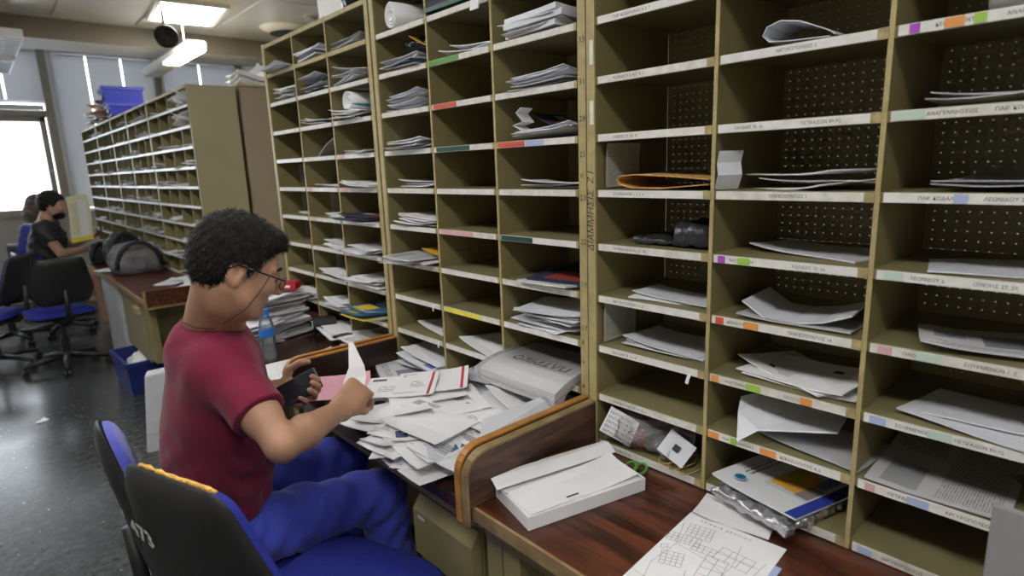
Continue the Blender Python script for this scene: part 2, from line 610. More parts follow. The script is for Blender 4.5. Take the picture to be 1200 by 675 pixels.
# ------------------------------------------------------------------ signed-distance modelling for bodies and soft things
class SDF:
    def __init__(s, lo, hi, res):
        s.lo = np.array(lo, np.float64)
        s.res = res
        s.n = np.ceil((np.array(hi) - s.lo) / res).astype(int) + 1
        s.f = np.full(s.n, 9.0, np.float32)

    def blk(s, lo, hi):
        a = np.clip(np.floor((np.array(lo) - s.lo) / s.res).astype(int), 0, s.n)
        b = np.clip(np.ceil((np.array(hi) - s.lo) / s.res).astype(int) + 1, 0, s.n)
        sl = tuple(slice(i, j) for i, j in zip(a, b))
        ax = [(s.lo[i] + np.arange(a[i], b[i]) * s.res).astype(np.float32) for i in range(3)]
        X, Y, Z = np.meshgrid(*ax, indexing='ij')
        return sl, X, Y, Z

    def un(s, sl, d, k):
        f = s.f[sl]
        if k <= 0:
            s.f[sl] = np.minimum(f, d)
            return
        h = np.clip(.5 + .5 * (d - f) / k, 0, 1)
        s.f[sl] = d * (1 - h) + f * h - k * h * (1 - h)

    def cap(s, a, b, ra, rb=None, k=.015, flat=False):
        rb = ra if rb is None else rb
        a = np.array(a, float)
        b = np.array(b, float)
        pad = max(ra, rb) + k + 3 * s.res
        sl, X, Y, Z = s.blk(np.minimum(a, b) - pad, np.maximum(a, b) + pad)
        if X.size == 0:
            return
        ba = b - a
        L2 = ba @ ba
        t = ((X - a[0]) * ba[0] + (Y - a[1]) * ba[1] + (Z - a[2]) * ba[2]) / L2
        h = np.clip(t, 0, 1)
        d = np.sqrt((X - a[0] - ba[0] * h) ** 2 + (Y - a[1] - ba[1] * h) ** 2 + (Z - a[2] - ba[2] * h) ** 2) - (ra + (rb - ra) * h)
        if flat:
            d = np.maximum(d, (t - 1) * math.sqrt(L2))
        s.un(sl, d, k)

    def chain(s, pts, rs, k=.015):
        for i in range(len(pts) - 1):
            s.cap(pts[i], pts[i + 1], rs[i], rs[i + 1], k)

    def ell(s, c, r, R=None, k=.015, sub=False, ksub=.006):
        c = np.array(c, float)
        pad = max(r) + k + 3 * s.res
        sl, X, Y, Z = s.blk(c - pad, c + pad)
        if X.size == 0:
            return
        q = [X - c[0], Y - c[1], Z - c[2]]
        if R is not None:
            q = [R[i][0] * q[0] + R[i][1] * q[1] + R[i][2] * q[2] for i in range(3)]
        k0 = np.sqrt(sum((q[i] / r[i]) ** 2 for i in range(3)))
        k1 = np.sqrt(sum((q[i] / r[i] ** 2) ** 2 for i in range(3))) + 1e-9
        d = k0 * (k0 - 1) / k1
        if sub:
            f = s.f[sl]
            h = np.clip(.5 - .5 * (f + d) / ksub, 0, 1)
            s.f[sl] = f * (1 - h) - d * h + ksub * h * (1 - h)
        else:
            s.un(sl, d, k)

    def rbox(s, c, hs, r, R=None, k=.0):
        c = np.array(c, float)
        pad = float(np.linalg.norm(hs)) + k + 3 * s.res
        sl, X, Y, Z = s.blk(c - pad, c + pad)
        q = [X - c[0], Y - c[1], Z - c[2]]
        if R is not None:
            q = [R[i][0] * q[0] + R[i][1] * q[1] + R[i][2] * q[2] for i in range(3)]
        a = [np.abs(q[i]) - (hs[i] - r) for i in range(3)]
        d = np.sqrt(sum(np.maximum(v, 0) ** 2 for v in a)) + np.minimum(np.maximum(np.maximum(a[0], a[1]), a[2]), 0) - r
        s.un(sl, d, k)

    def warp(s, fn):
        ax = [(s.lo[i] + np.arange(s.n[i]) * s.res).astype(np.float32) for i in range(3)]
        X, Y, Z = np.meshgrid(*ax, indexing='ij')
        s.f = fn(s.f, X, Y, Z).astype(np.float32)

    def mesh(s, name, mat, smooth_it=1):
        f = s.f
        f[0], f[-1] = 9, 9
        f[:, 0], f[:, -1] = 9, 9
        f[:, :, 0], f[:, :, -1] = 9, 9
        ins = f < 0
        n = f.shape
        acc = np.zeros([k - 1 for k in n], np.int8)
        for i in (0, 1):
            for j in (0, 1):
                for k in (0, 1):
                    acc += ins[i:n[0] - 1 + i, j:n[1] - 1 + j, k:n[2] - 1 + k]
        act = (acc > 0) & (acc < 8)
        idx = np.argwhere(act)
        vid = np.full(act.shape, -1, np.int32)
        vid[act] = np.arange(len(idx))
        pos = np.zeros((len(idx), 3))
        cnt = np.zeros(len(idx))
        C8 = [(i, j, k) for i in (0, 1) for j in (0, 1) for k in (0, 1)]
        for a in C8:
            for ax in range(3):
                if a[ax]:
                    continue
                b = list(a)
                b[ax] = 1
                fa = f[idx[:, 0] + a[0], idx[:, 1] + a[1], idx[:, 2] + a[2]]
                fb = f[idx[:, 0] + b[0], idx[:, 1] + b[1], idx[:, 2] + b[2]]
                mm = (fa < 0) != (fb < 0)
                t = fa / np.where(fa - fb == 0, 1, fa - fb)
                p = np.tile(np.array(a, float), (len(idx), 1))
                p[:, ax] += t
                pos[mm] += p[mm]
                cnt[mm] += 1
        V = s.lo + (idx + pos / cnt[:, None]) * s.res
        quads = []
        for ax in range(3):
            o1, o2 = [(1, 2), (2, 0), (0, 1)][ax]
            sl0 = [slice(None)] * 3
            sl1 = [slice(None)] * 3
            sl0[ax] = slice(0, n[ax] - 1)
            sl1[ax] = slice(1, n[ax])
            A, B = ins[tuple(sl0)], ins[tuple(sl1)]
            e = np.argwhere(A != B)
            e = e[(e[:, o1] > 0) & (e[:, o2] > 0)]
            fl = A[e[:, 0], e[:, 1], e[:, 2]]

            def g(d1, d2):
                q = e.copy()
                q[:, o1] -= d1
                q[:, o2] -= d2
                return vid[q[:, 0], q[:, 1], q[:, 2]]
            Q = np.stack([g(1, 1), g(0, 1), g(0, 0), g(1, 0)], 1)
            Q[~fl] = Q[~fl][:, ::-1]
            quads.append(Q)
        Q = np.concatenate(quads)
        for _ in range(smooth_it):
            sm = np.zeros_like(V)
            ct = np.zeros(len(V))
            for a in range(4):
                b = (a + 1) % 4
                np.add.at(sm, Q[:, a], V[Q[:, b]])
                np.add.at(ct, Q[:, a], 1)
                np.add.at(sm, Q[:, b], V[Q[:, a]])
                np.add.at(ct, Q[:, b], 1)
            V = V * .5 + .5 * sm / np.maximum(ct, 1)[:, None]
        me = bpy.data.meshes.new(name)
        me.vertices.add(len(V))
        me.vertices.foreach_set('co', V.ravel())
        me.loops.add(len(Q) * 4)
        me.loops.foreach_set('vertex_index', Q.ravel().astype(np.int32))
        me.polygons.add(len(Q))
        me.polygons.foreach_set('loop_start', np.arange(len(Q), dtype=np.int32) * 4)
        me.polygons.foreach_set('loop_total', np.full(len(Q), 4, np.int32))
        me.polygons.foreach_set('use_smooth', np.ones(len(Q), bool))
        me.materials.append(MATS[mat])
        me.update(calc_edges=True)
        me.validate()
        return me


def shift(me, d):
    me.transform(Matrix.Translation(Vector(d)))
    return me


# ------------------------------------------------------------------ the room
XL, XR, YB, YF, ZC, ZC2 = -3.4, 4.2, -2.6, 9.5, 2.8, 3.15
struct(MB().box(XL, XR, YB, YF, -.1, 0).obj('floor', 'terrazzo'))
struct(MB().box(XL - .15, XL, YB, YF, 0, ZC2 + .1).obj('wall_left', 'wall_paint'))
struct(MB().box(XR, XR + .15, YB, YF, 0, ZC2 + .1).obj('wall_right', 'wall_paint'))
struct(MB().box(XL, XR, YB - .15, YB, 0, ZC2 + .1).obj('wall_back', 'wall_paint'))

# near ceiling: metal panels in long strips with gaps, under a slab
ceil = struct(MB().box(XL, XR, YB, 6.45, ZC + .02, ZC + .1).obj('ceiling', 'white_paint'))
pm = {}
xw = .6
x = XL
i = 0
while x < XR - .01:
    x1 = min(x + xw, XR)
    y = YB
    while y < 6.4:
        y1 = min(y + 1.5, 6.43)
        key = (round(x1 - x, 3), round(y1 - y, 3))
        if key not in pm:
            pm[key] = MB().box(.006, key[0] - .006, .003, key[1] - .003, 0, .012).mesh('ceiling_panel', 'ceiling_metal', bevel=.004)
        link('ceiling_panel', pm[key], ceil, (x, y, ZC))
        y = y1
    x = x1
struct(MB().box(XL, XR, 7.02, YF, ZC2, ZC2 + .1).obj('ceiling', 'white_paint'))
beam = struct(MB().box(XL, XR, 6.45, 7.02, 2.642, ZC2 + .1).obj('trim_1', 'beam_under'))  # underside's lit look is put into a paler colour than the face
MB().box(XL, XR, 6.435, 6.45, 2.635, ZC + .0).obj('beam_face', 'beam_face', beam)

# far wall: parapet, window band above it
wall = struct(MB().box(XL, XR, YF, YF + .2, 0, 1.06).obj('wall_far', 'wall_paint'))
struct(MB().box(XL, XR, YF - .005, YF + .2, 3.05, ZC2 + .1).obj('wall_far_top', 'wall_paint'))
struct(MB().box(XL, XR, YF - .06, YF + .1, 1.06, 1.09).obj('trim_2', 'frame_beige'))


def window(n, x0, x1, z0, z1, fw=.05, blind=None, mat='frame_beige'):
    o = struct(MB().box(x0, x1, YF + .05, YF + .056, z0, z1).obj('window_%d' % n, 'glass_pane'))
    f = MB()
    f.box(x0, x0 + fw, YF - .03, YF + .1, z0, z1).box(x1 - fw, x1, YF - .03, YF + .1, z0, z1)
    f.box(x0, x1, YF - .03, YF + .1, z0, z0 + fw).box(x0, x1, YF - .03, YF + .1, z1 - fw, z1)
    f.obj('window_frame', mat, o)
    if blind:
        b = MB()
        np_ = max(1, round((x1 - x0) / .42))
        for q in range(np_):
            xa = x0 + (x1 - x0) * q / np_ + .011
            xb = x0 + (x1 - x0) * (q + 1) / np_ - .011
            z = blind[0]
            while z < blind[1]:
                mt = Matrix.Translation((0.5 * (xa + xb), YF - .05, z)) @ Matrix.Rotation(math.radians(60), 4, 'X')
                b.obox(mt, xb - xa, .03, .0012)
                z += .024
        bo = b.obj('blind_slats', 'blind_grey', o)
        bo['kind'] = 'stuff'
    return o


# bright lower window on the left with a half-drawn screen, transoms with blinds above
W1 = -.27
window(1, -1.85, W1, 1.09, 2.26, .06)
struct(MB().box(-1.85, W1, YF - .06, YF + .08, 1.60, 1.612).obj('trim_3', 'white_paint'))
window(2, -3.3, -1.93, 1.09, 2.26, .06)
struct(MB().box(-3.3, -.24, YF - .07, YF + .1, 2.26, 2.33).obj('trim_4', 'frame_beige'))
hb = thing('roller_blind_box', 'long white roller blind box across the top of the bright window', 'blind', (-1.1, YF - .12, 2.33))
wpart(MB().box(-1.9, -.30, YF - .16, YF - .07, 2.33, 2.385), 'box', 'white_paint', hb, bevel=.01)
wpart(MB().box(-1.92, -1.9, YF - .165, YF - .065, 2.325, 2.39).box(-.30, -.28, YF - .165, YF - .065, 2.325, 2.39), 'end_cap', 'white_paint', hb)
mull = [-3.3, -1.93, -.16, 1.02, 2.10, 3.15, 4.18]
k = 3
for a, b in zip(mull[:-1], mull[1:]):
    window(k, a + .02, b - .02, 2.42 if b <= -.1 else 1.09, 3.05, .035, (2.46 if b <= -.1 else 1.15, 3.02), 'white_paint')
    k += 1
for i, xx in enumerate((-.2, 1.02, 2.10, 3.15)):
    struct(MB().box(xx - .05, xx + .03, YF - .10, YF + .1, 1.06 if xx > 0 else 1.06, 3.06).obj('trim_%d' % (5 + i), 'frame_beige'))
    struct(MB().box(xx + .03, xx + .065, YF - .11, YF + .1, 1.06, 3.06).obj('trim_%d' % (10 + i), 'white_paint'))
struct(MB().box(-1.95, -1.86, YF - .08, YF + .1, 1.06, 2.26).obj('trim_20', 'frame_beige'))


# ------------------------------------------------------------------ lamps
def ceiling_lamp(x, y, label, sx=.45, sy=.66, rot=-.10):
    t = thing('ceiling_light', label, 'light', (x, y, ZC), rot, 'square ceiling lights')
    f = MB()
    f.box(-sx / 2 - .03, sx / 2 + .03, -sy / 2 - .03, -sy / 2, -.03, .0).box(-sx / 2 - .03, sx / 2 + .03, sy / 2, sy / 2 + .03, -.03, .0)
    f.box(-sx / 2 - .03, -sx / 2, -sy / 2, sy / 2, -.03, .0).box(sx / 2, sx / 2 + .03, -sy / 2, sy / 2, -.03, .0)
    f.obj('frame', 'white_paint', t)
    MB().box(-sx / 2, sx / 2, -sy / 2, sy / 2, -.02, -.004).obj('diffuser', 'lamp_white', t)
    return t


ceiling_lamp(.435, 5.62, 'lit square ceiling light in front of the brown beam')
for x in (-1.45, .43, 2.3):
    for y in (-1.4, .4, 2.2, 4.0, 5.8):
        if x == .43 and y > 3:
            continue
        if (x == -1.45 and y > 5) or (x == 2.3 and y < 5):
            continue
        ceiling_lamp(x, y, 'lit square ceiling light overhead outside the view')

t = thing('batten_light', 'white hanging strip light running under the brown beam', 'light', (.47, 6.45, 2.5))
wpart(MB().box(.40, .55, 5.60, 7.30, 2.515, 2.58), 'housing', 'white_paint', t, bevel=.01)
wpart(MB().box(.41, .54, 5.61, 6.45, 2.500, 2.5145), 'diffuser', 'lamp_white', t)
wpart(MB().box(.41, .54, 6.455, 7.29, 2.500, 2.5145), 'diffuser', 'beam_under', t)
wpart(MB().tube([(.475, 5.95, 2.58), (.475, 5.95, ZC)], .006).tube([(.475, 7.1, 2.58), (.475, 7.1, ZC2)], .006), 'hanger', 'white_paint', t)

for (y0, y1, lb) in ((5.95, 6.85, 'nearer louvred strip light at the left end of the beam'), (7.05, 7.9, 'farther louvred strip light beyond the left end of the beam')):
    t = thing('louvre_light', lb, 'light', (-.8, (y0 + y1) / 2, 2.5))
    wpart(MB().box(-.97, -.63, y0, y1, 2.575, 2.60).box(-.97, -.96, y0, y1, 2.53, 2.575).box(-.64, -.63, y0, y1, 2.53, 2.575)
          .box(-.96, -.64, y0, y0 + .01, 2.53, 2.575).box(-.96, -.64, y1 - .01, y1, 2.53, 2.575), 'housing', 'white_paint', t)
    wpart(MB().tube([(-.88, y0 + .02, 2.557), (-.88, y1 - .02, 2.557)], .013), 'lamp_tube', 'white_paint', t)
    wpart(MB().tube([(-.72, y0 + .02, 2.557), (-.72, y1 - .02, 2.557)], .013), 'lamp_tube', 'white_paint', t)
    yy = y0 + .08
    while yy < y1 - .05:
        wpart(MB().box(-.96, -.64, yy, yy + .004, 2.532, 2.545), 'louvre', 'chrome', t)
        yy += .10
    wpart(MB().tube([(-.8, y0 + .2, 2.6), (-.8, y0 + .2, 2.612 if y0 < 6.3 and y0 + .2 > 6.3 else (ZC if y0 < 6.3 else ZC2))], .006), 'hanger', 'white_paint', t)

# small black fan hanging from the ceiling
fx = px(195, 43, 1, 5.35)
t = thing('wall_fan', 'small black round fan hanging below the square ceiling light', 'fan', (fx.x, fx.y, fx.z))
n_ = (CAM - fx).normalized()
u_ = Vector((0, 0, 1)).cross(n_).normalized()
v_ = n_.cross(u_)
ff = frame(u_, v_, n_, fx)
body = MB().lathe([(.02, -.06), (.05, -.06), (.08, -.02), (.085, .0), (.08, .012), (.075, .012), (.07, .0), (.03, -.004), (.024, .012), (.010, .02)], n=28)
body.v = [ff @ Vector(q) for q in body.v]
wpart(body, 'cage', 'black_plastic', t, smooth=True)
bl = MB()
for q in range(12):
    a = q * math.pi / 6
    bl.tube([ff @ Vector((math.cos(a) * .02, math.sin(a) * .02, .014)), ff @ Vector((math.cos(a) * .078, math.sin(a) * .078, .014))], .003, 5)
wpart(bl, 'grille', 'black_plastic', t)
wpart(MB().tube([fx + Vector((0, .03, .06)), Vector((fx.x, fx.y + .03, ZC))], .012), 'hanger', 'chrome', t)

vx = px(338, 33, 2, ZC)
t = thing('ceiling_vent', 'round grey ceiling vent above the third pigeonhole unit', 'vent', (vx.x, vx.y, ZC - .03))
wpart(MB().lathe([(.10, -.05), (.16, -.045), (.24, -.01), (.25, 0)], (vx.x, vx.y, ZC), n=32), 'flange', 'white_paint', t, smooth=True)
wpart(MB().lathe([(.10, -.06), (.17, -.055), (.17, -.052), (.10, -.051)], (vx.x, vx.y, ZC), n=32), 'core', 'black_soft', t)
vx = px(364, 19, 2, ZC)
t = thing('smoke_detector', 'small pale disc on the ceiling beside the round vent', 'detector', (vx.x, vx.y, ZC))
wpart(MB().lathe([(.03, -.035), (.05, -.03), (.055, 0)], (vx.x, vx.y, ZC), n=20), 'cover', 'paper_grey', t, smooth=True)
wpart(MB().lathe([(.06, -.008), (.06, 0)], (vx.x, vx.y, ZC), n=20), 'base', 'white_paint', t)

# ------------------------------------------------------------------ pigeonhole units
H = .1305
ZD = .75


def zk(k):
    return ZD + (10 - k) * H


D3 = [.950, .641, .338, .028]
D2 = [1.933, 1.625, 1.317, 1.002]
D1 = [2.944, 2.629, 2.310, 1.993]
DEPTH = .30
LIP = .009
ORD = {10: 'bottom', 9: 'second', 8: 'third', 7: 'fourth', 6: 'fifth', 5: 'sixth', 4: 'seventh', 3: 'eighth', 2: 'ninth', 1: 'tenth'}
COLN = ['left', 'middle', 'right']


def perf_panel(y0, y1, z0, z1, x, pitch=.019, hole=.0031):
    ys, zs = [y0], [z0]
    y = y0 + pitch / 2
    while y < y1 - pitch / 2:
        ys += [y - hole / 2, y + hole / 2]
        y += pitch
    ys.append(y1)
    z = z0 + pitch / 2
    while z < z1 - pitch / 2:
        zs += [z - hole / 2, z + hole / 2]
        z += pitch
    zs.append(z1)
    b = MB()
    nz = len(zs)
    vs = [(x, yy, zz) for yy in ys for zz in zs]
    fs = []
    for i in range(len(ys) - 1):
        for j in range(nz - 1):
            if i % 2 == 1 and j % 2 == 1:
                continue
            fs.append((i * nz + j, (i + 1) * nz + j, (i + 1) * nz + j + 1, i * nz + j + 1))
    return b.add(vs, fs)


UNITS = {}


def strip_text(parent, s, y, z, size=.011, mat='ink', x=-.0042, shear=0):
    """lettering on a strip; y is the left (larger y) start"""
    me = text_mesh(s, mat, size, shear)
    o = link('lettering', me, parent)
    L = parent.parent.location
    o.matrix_local = frame((0, -1, 0), (0, 0, 1), (-1, 0, 0), (x - L.x, y - L.y, z - size * .36 - L.z))
    return o


def unit(key, D, label, perforated=False, post=.024, ktop=0, strips='near', sub=None, top=True):
    ya, yb = D[0], D[-1]
    t = thing('pigeonhole_unit', label, 'shelf unit', (0, (ya + yb) / 2, ZD - .012), 0, 'pigeonhole units')
    z0, z1 = ZD - .010, zk(ktop) + .012
    for y, s in ((ya, 1), (yb, -1)):
        lo, hi = (y, y + post) if s > 0 else (y - post, y)
        p = wpart(MB().box(.002, DEPTH, lo + .001, hi - .001, z0, z1), 'side_panel', 'khaki', t)
        wpart(MB().box(-.004, .002, lo, hi, z0, z1), 'post_face', 'khaki_edge', p)
    for y in D[1:-1]:
        wpart(MB().box(.001, DEPTH - .002, y - .0022, y + .0022, z0, z1), 'divider', 'khaki', t)
        wpart(MB().box(-.002, .001, y - .004, y + .004, z0, z1), 'divider_edge', 'khaki_edge', t)
    for k in range(ktop, 11):
        z = zk(k)
        sh = wpart(MB().box(.001, DEPTH - .002, yb, ya, z + LIP - .004, z + LIP).box(.001, .004, yb, ya, z - LIP, z + LIP - .004),
                   'shelf', 'khaki_shelf', t)
    if perforated:
        wpart(perf_panel(yb, ya, z0, z1, DEPTH), 'back_panel', 'khaki', t)
    else:
        wpart(MB().box(DEPTH, DEPTH + .004, yb, ya, z0, z1), 'back_panel', 'khaki', t)
    UNITS[key] = (t, D)
    return t


U3 = unit('U3', D3, 'nearest khaki pigeonhole unit at the right, with perforated back', True)
U2 = unit('U2', D2, 'middle khaki pigeonhole unit before the man in maroon')
U1 = unit('U1', D1, 'third khaki pigeonhole unit, beyond the man in maroon, its top edge in view')

# label strips, one per pigeonhole front
GREEK = ['ΑΝΑΓΕΝΝΗΣΕΩΣ 12-22, 1, 2, 3', 'ΣΟΥΡΜΕΝΩΝ 1, 2, 3, 4, 5', 'ΤΡΑΠΕΖΟΥΝΤΟΣ 14, 16, 18', 'ΠΑΡ. ΚΟΔΑΛΗΝΑΣ 4, 5, 7',
         'ΠΕΤΡΑΔΩΝ 89-92, 91, 90', 'ΝΑΖΩΝ 12, 14', 'ΛΕΩΝΙΔΟΥ 2, 4, 6, 8, 10', 'ΑΡΓΥΡΟΠΟΛΕΩΣ 21-27', 'ΚΕΡΑΣΟΥΝΤΟΣ 4, 6',
         'ΟΙΝΟΗΣ 27, 29, 31', 'ΧΑΛΔΙΑΣ 75, 66, 47']
HL3 = {(3, 2): [('hl_purple', .07, .014), ('hl_orange', .22, .025), ('hl_green', .34, .015)],
       (4, 2): [('hl_mint', .04, .04)], (5, 2): [('hl_blue', .34, .018)], (6, 1): [('hl_purple', .05, .016), ('hl_green', .20, .024)],
       (6, 2): [('hl_mint', .06, .028)], (7, 1): [('hl_red', .05, .018), ('hl_orange', .26, .030)], (7, 2): [('hl_pink', .06, .022), ('hl_mint', .25, .035)],
       (8, 1): [('hl_orange', .03, .018), ('hl_green', .30, .030), ('hl_orange', .67, .022)], (8, 2): [('hl_blue', .05, .026), ('hl_mint', .34, .035)],
       (9, 1): [('hl_orange', .02, .026), ('hl_green', .2, .014), ('hl_orange', .42, .034)], (9, 2): [('hl_pink', .06, .016), ('hl_blue', .28, .032)],
       (10, 2): [('hl_blue', .05, .024)]}
HL2 = {(2, 1): [('green_bright', .02, .15)], (3, 1): [('hl_red', .05, .12)], (4, 1): [('hl_darkgreen', .06, .17)], (4, 2): [('hl_red', .03, .11), ('hl_blue', .40, .07)],
       (6, 1): [('hl_pink', .05, .17)], (6, 2): [('hl_darkgreen', .03, .13)], (8, 1): [('hl_yellow', .05, .19)], (7, 1): []}
HL1 = {(4, 2): [('hl_pink', .05, .06)], (5, 1): [('hl_pink', .05, .05)], (5, 2): [('hl_pink', .05, .06)], (6, 1): [('hl_pink', .05, .06)], (7, 2): [('hl_pink', .03, .06)]}
gi = 0
for key, D, HL in (('U3', D3, HL3), ('U2', D2, HL2), ('U1', D1, HL1)):
    t = UNITS[key][0]
    for k in range(0 if key == 'U1' else 1, 11):
        for c in range(3):
            ya, yb = D[c] - .004, D[c + 1] + .004
            z = zk(k)
            if key == 'U1' and k <= 1:
                mt = 'khaki_edge'
            elif key == 'U3':
                mt = 'strip_white' if (k + c) % 3 else 'strip_worn'
            else:
                mt = 'strip_worn' if (k * 3 + c) % 2 or k < 4 else 'strip_white'
            L = ya - yb
            tp = .016 if key == 'U3' else .008
            s = wpart(MB().box(-.004, .0005, yb + tp, ya - .006, z - LIP + .001, z + LIP - .001), 'label_strip', mt, t)
            wpart(MB().box(-.0035, .0005, yb, yb + tp, z - LIP, z + LIP), 'tape_piece', 'tape', t)
            for (hm, f0, ln) in HL.get((k, c), []):
                y0 = ya - f0 * L
                b = MB().box(-.0048, -.0041, max(y0 - ln, yb + tp), y0, z - LIP + .002, z + LIP - .002)
                L0 = t.location
                b.v = [(p[0] - L0.x, p[1] - L0.y, p[2] - L0.z) for p in b.v]
                b.obj('highlight_mark', hm, s)
            if key == 'U3':
                g1 = GREEK[gi % len(GREEK)]
                gi += 1
                if c == 0:
                    strip_text(s, g1[:22], ya - .05, z, .0085)
                elif c == 1:
                    strip_text(s, g1[:14], ya - .04 - .25 * L * (k in (3, 5)), z, .008)
                    None if k in (3, 5) else strip_text(s, GREEK[(gi + 4) % len(GREEK)][:16], ya - .165, z, .0085, 'ink' if k % 2 else 'ink_soft')
                else:
                    strip_text(s, g1[:12], ya - .055, z, .0080)
                    strip_text(s, GREEK[(gi + 2) % len(GREEK)][:14], ya - .14, z, .0080)
            elif key == 'U2' and (k, c) in HL2:
                strip_text(s, GREEK[(gi + k) % len(GREEK)][:12], ya - .03, z, .010, 'strip_white' if 'dark' in HL2[(k, c)][0][0] + 'x' else 'ink') if HL2[(k, c)] else None
                gi += 1

# handwriting up the posts between the middle and the nearest unit
t = U3
L0 = t.location
pf = [ch for ch in U3.children if ch.name.startswith('side_panel')][0].children[0]


def post_writing(parent, s, y, z0, size, turn=True, shear=.2):
    me = text_mesh(s, 'ink', size, shear)
    o = link('handwriting', me, parent)
    base = Vector((0, 0, 0))
    p = parent
    while p:
        base += p.location
        p = p.parent
    if turn:
        o.matrix_local = frame((0, 0, 1), (0, 1, 0), (-1, 0, 0), Vector((-.0046, y, z0)) - base)
    else:
        o.matrix_local = frame((0, -1, 0), (0, 0, 1), (-1, 0, 0), Vector((-.0046, y, z0)) - base)
    return o


post_writing(pf, 'ΔΙΑΜΜΗΣΙΣ  Ζ Ι', .955, 1.26, .026)
L2 = U2.location
pf2 = [ch for ch in U2.children if ch.name.startswith('side_panel')][1].children[0]
for s_, zz in (('33', 1.755), ('31', 1.66), ('28', 1.575), ('25', 1.49), ('ν', 1.44), ('23', 1.385), ('22', 1.275), ('19', 1.165), ('17', 1.05), ('8', 1.01), ('9', .955), ('8', .89), ('6', .83)):
    post_writing(pf2, s_, .998, zz, .020, False, 0)
for zz in (1.70, 1.565):
    lb = MB().box(-.0052, -.0042, .953, .964, zz, zz + .055)
    lb.v = [(p[0] - L0.x, p[1] - L0.y, p[2] - L0.z) for p in lb.v]
    lb.obj('post_label', 'strip_white', pf)

# far row of racks along the same line, narrower holes
far_bounds = [4.30, 5.46, 6.27, 7.02, 7.90, 8.92]
for i, (a, b) in enumerate(zip(far_bounds[:-1], far_bounds[1:])):
    nc = 4 if i == 0 else 3
    lb = ['distant khaki rack nearest the tall end panel', 'second distant khaki rack behind the grey bag', 'third distant khaki rack under the blue crates',
          'fourth distant khaki rack, beside the man in black', 'last distant khaki rack beside the window'][i]
    t = thing('pigeonhole_unit', lb, 'shelf unit', (0, (a + b) / 2, ZD - .012), 0, 'pigeonhole units')
    zt = zk(0) - .008
    z0 = ZD - .01
    wpart(MB().box(0, .30, a, a + .016, 0.0 if i == 0 else z0, zt + .006), 'side_panel', 'khaki_end', t)
    wpart(MB().box(0, .30, b - .016, b, z0, zt), 'side_panel', 'khaki', t)
    wpart(MB().box(.285, .29, a + .016, b - .016, z0, zt), 'back_panel', 'khaki', t)
    for c in range(1, nc):
        yy = a + (b - a) * c / nc
        wpart(MB().box(.012, .285, yy - .003, yy + .003, z0, zt), 'divider', 'khaki', t)
    for k in range(0, 11):
        z = min(zk(k), zt - .006)
        wpart(MB().box(.0, .285, a + .016, b - .016, z + .003, z + .009), 'shelf', 'khaki_shelf', t)
        wpart(MB().box(-.004, -.0005, a + .016, b - .016, z - .008, z + .009), 'label_strip', 'khaki_edge' if k == 0 else 'strip_white', t)
t = thing('steel_cabinet', 'brown steel cabinet end behind the distant racks, bundles on top', 'cabinet', (.6, 5.4, 0))
wpart(MB().box(.325, 1.0, 4.30, 6.4, 0.06, 2.06), 'body', 'tan_steel', t, bevel=.006)
wpart(MB().box(.345, .98, 4.32, 6.38, 0.0, .06), 'plinth', 'black_plastic', t)
wpart(MB().box(.318, 1.007, 4.292, 6.408, 2.06, 2.075), 'top_rim', 'khaki_edge', t)


# ------------------------------------------------------------------ desks
def partition(parent, y0, y1, wood_, edge, z1=.862, x0=-.425):
    r = .055
    poly = [(0, .742), (0, z1)]
    for q in range(7):
        a = math.pi / 2 + q * math.pi / 12
        poly.append((x0 + r + r * math.cos(a), z1 - r + r * math.sin(a)))
    poly.append((x0, .742))
    p = wpart(MB().prism(poly, lambda u, v, w_: (u - .006, w_, v), y0, y1), 'partition', wood_, parent, fix=True)
    # edge band following the outline, proud of the board
    pts = [(u - .006, v) for u, v in poly[1:]] + [(x0 - .006, .70)]
    b = MB()
    for (a, c) in zip(pts[:-1], pts[1:]):
        d = Vector((c[0] - a[0], c[1] - a[1]))
        nrm = Vector((d.y, -d.x)).normalized() * -1
        nn = Vector((-abs(nrm.x), abs(nrm.y))) * .005
        vs = []
        for (q, e) in ((a, 0), (c, 0), (c, 1), (a, 1)):
            for yy in (y0 - .001, y1 + .001):
                vs.append((q[0] + nn.x * e, yy, q[1] + nn.y * e))
        b.add(vs, [(0, 1, 3, 2), (2, 3, 5, 4), (4, 5, 7, 6), (6, 7, 1, 0), (0, 2, 4, 6), (1, 7, 5, 3)])
    o = b
    L = parent.location
    o.v = [(u - L.x, v - L.y, w_ - L.z) for u, v, w_ in o.v]
    o.obj('edge_band', edge, p, fix=True)
    return p


def desk(label, y0, y1, wood_, edge):
    t = thing('sorting_desk', label, 'desk', (-.2, (y0 + y1) / 2, 0), 0, 'sorting desks along the pigeonholes')
    wpart(MB().box(-.412, .29, y0, y1, .712, .739), 'desktop', wood_, t)
    wpart(MB().box(-.420, -.4125, y0, y1, .708, .740), 'front_edge', edge, t)
    wpart(MB().box(-.39, -.375, y0 + .02, y1 - .02, .66, .711), 'apron', 'khaki', t)
    for yy in (y0 + .03, y1 - .06):
        wpart(MB().box(.20, .24, yy, yy + .03, 0, .711), 'leg', 'khaki', t)
    return t


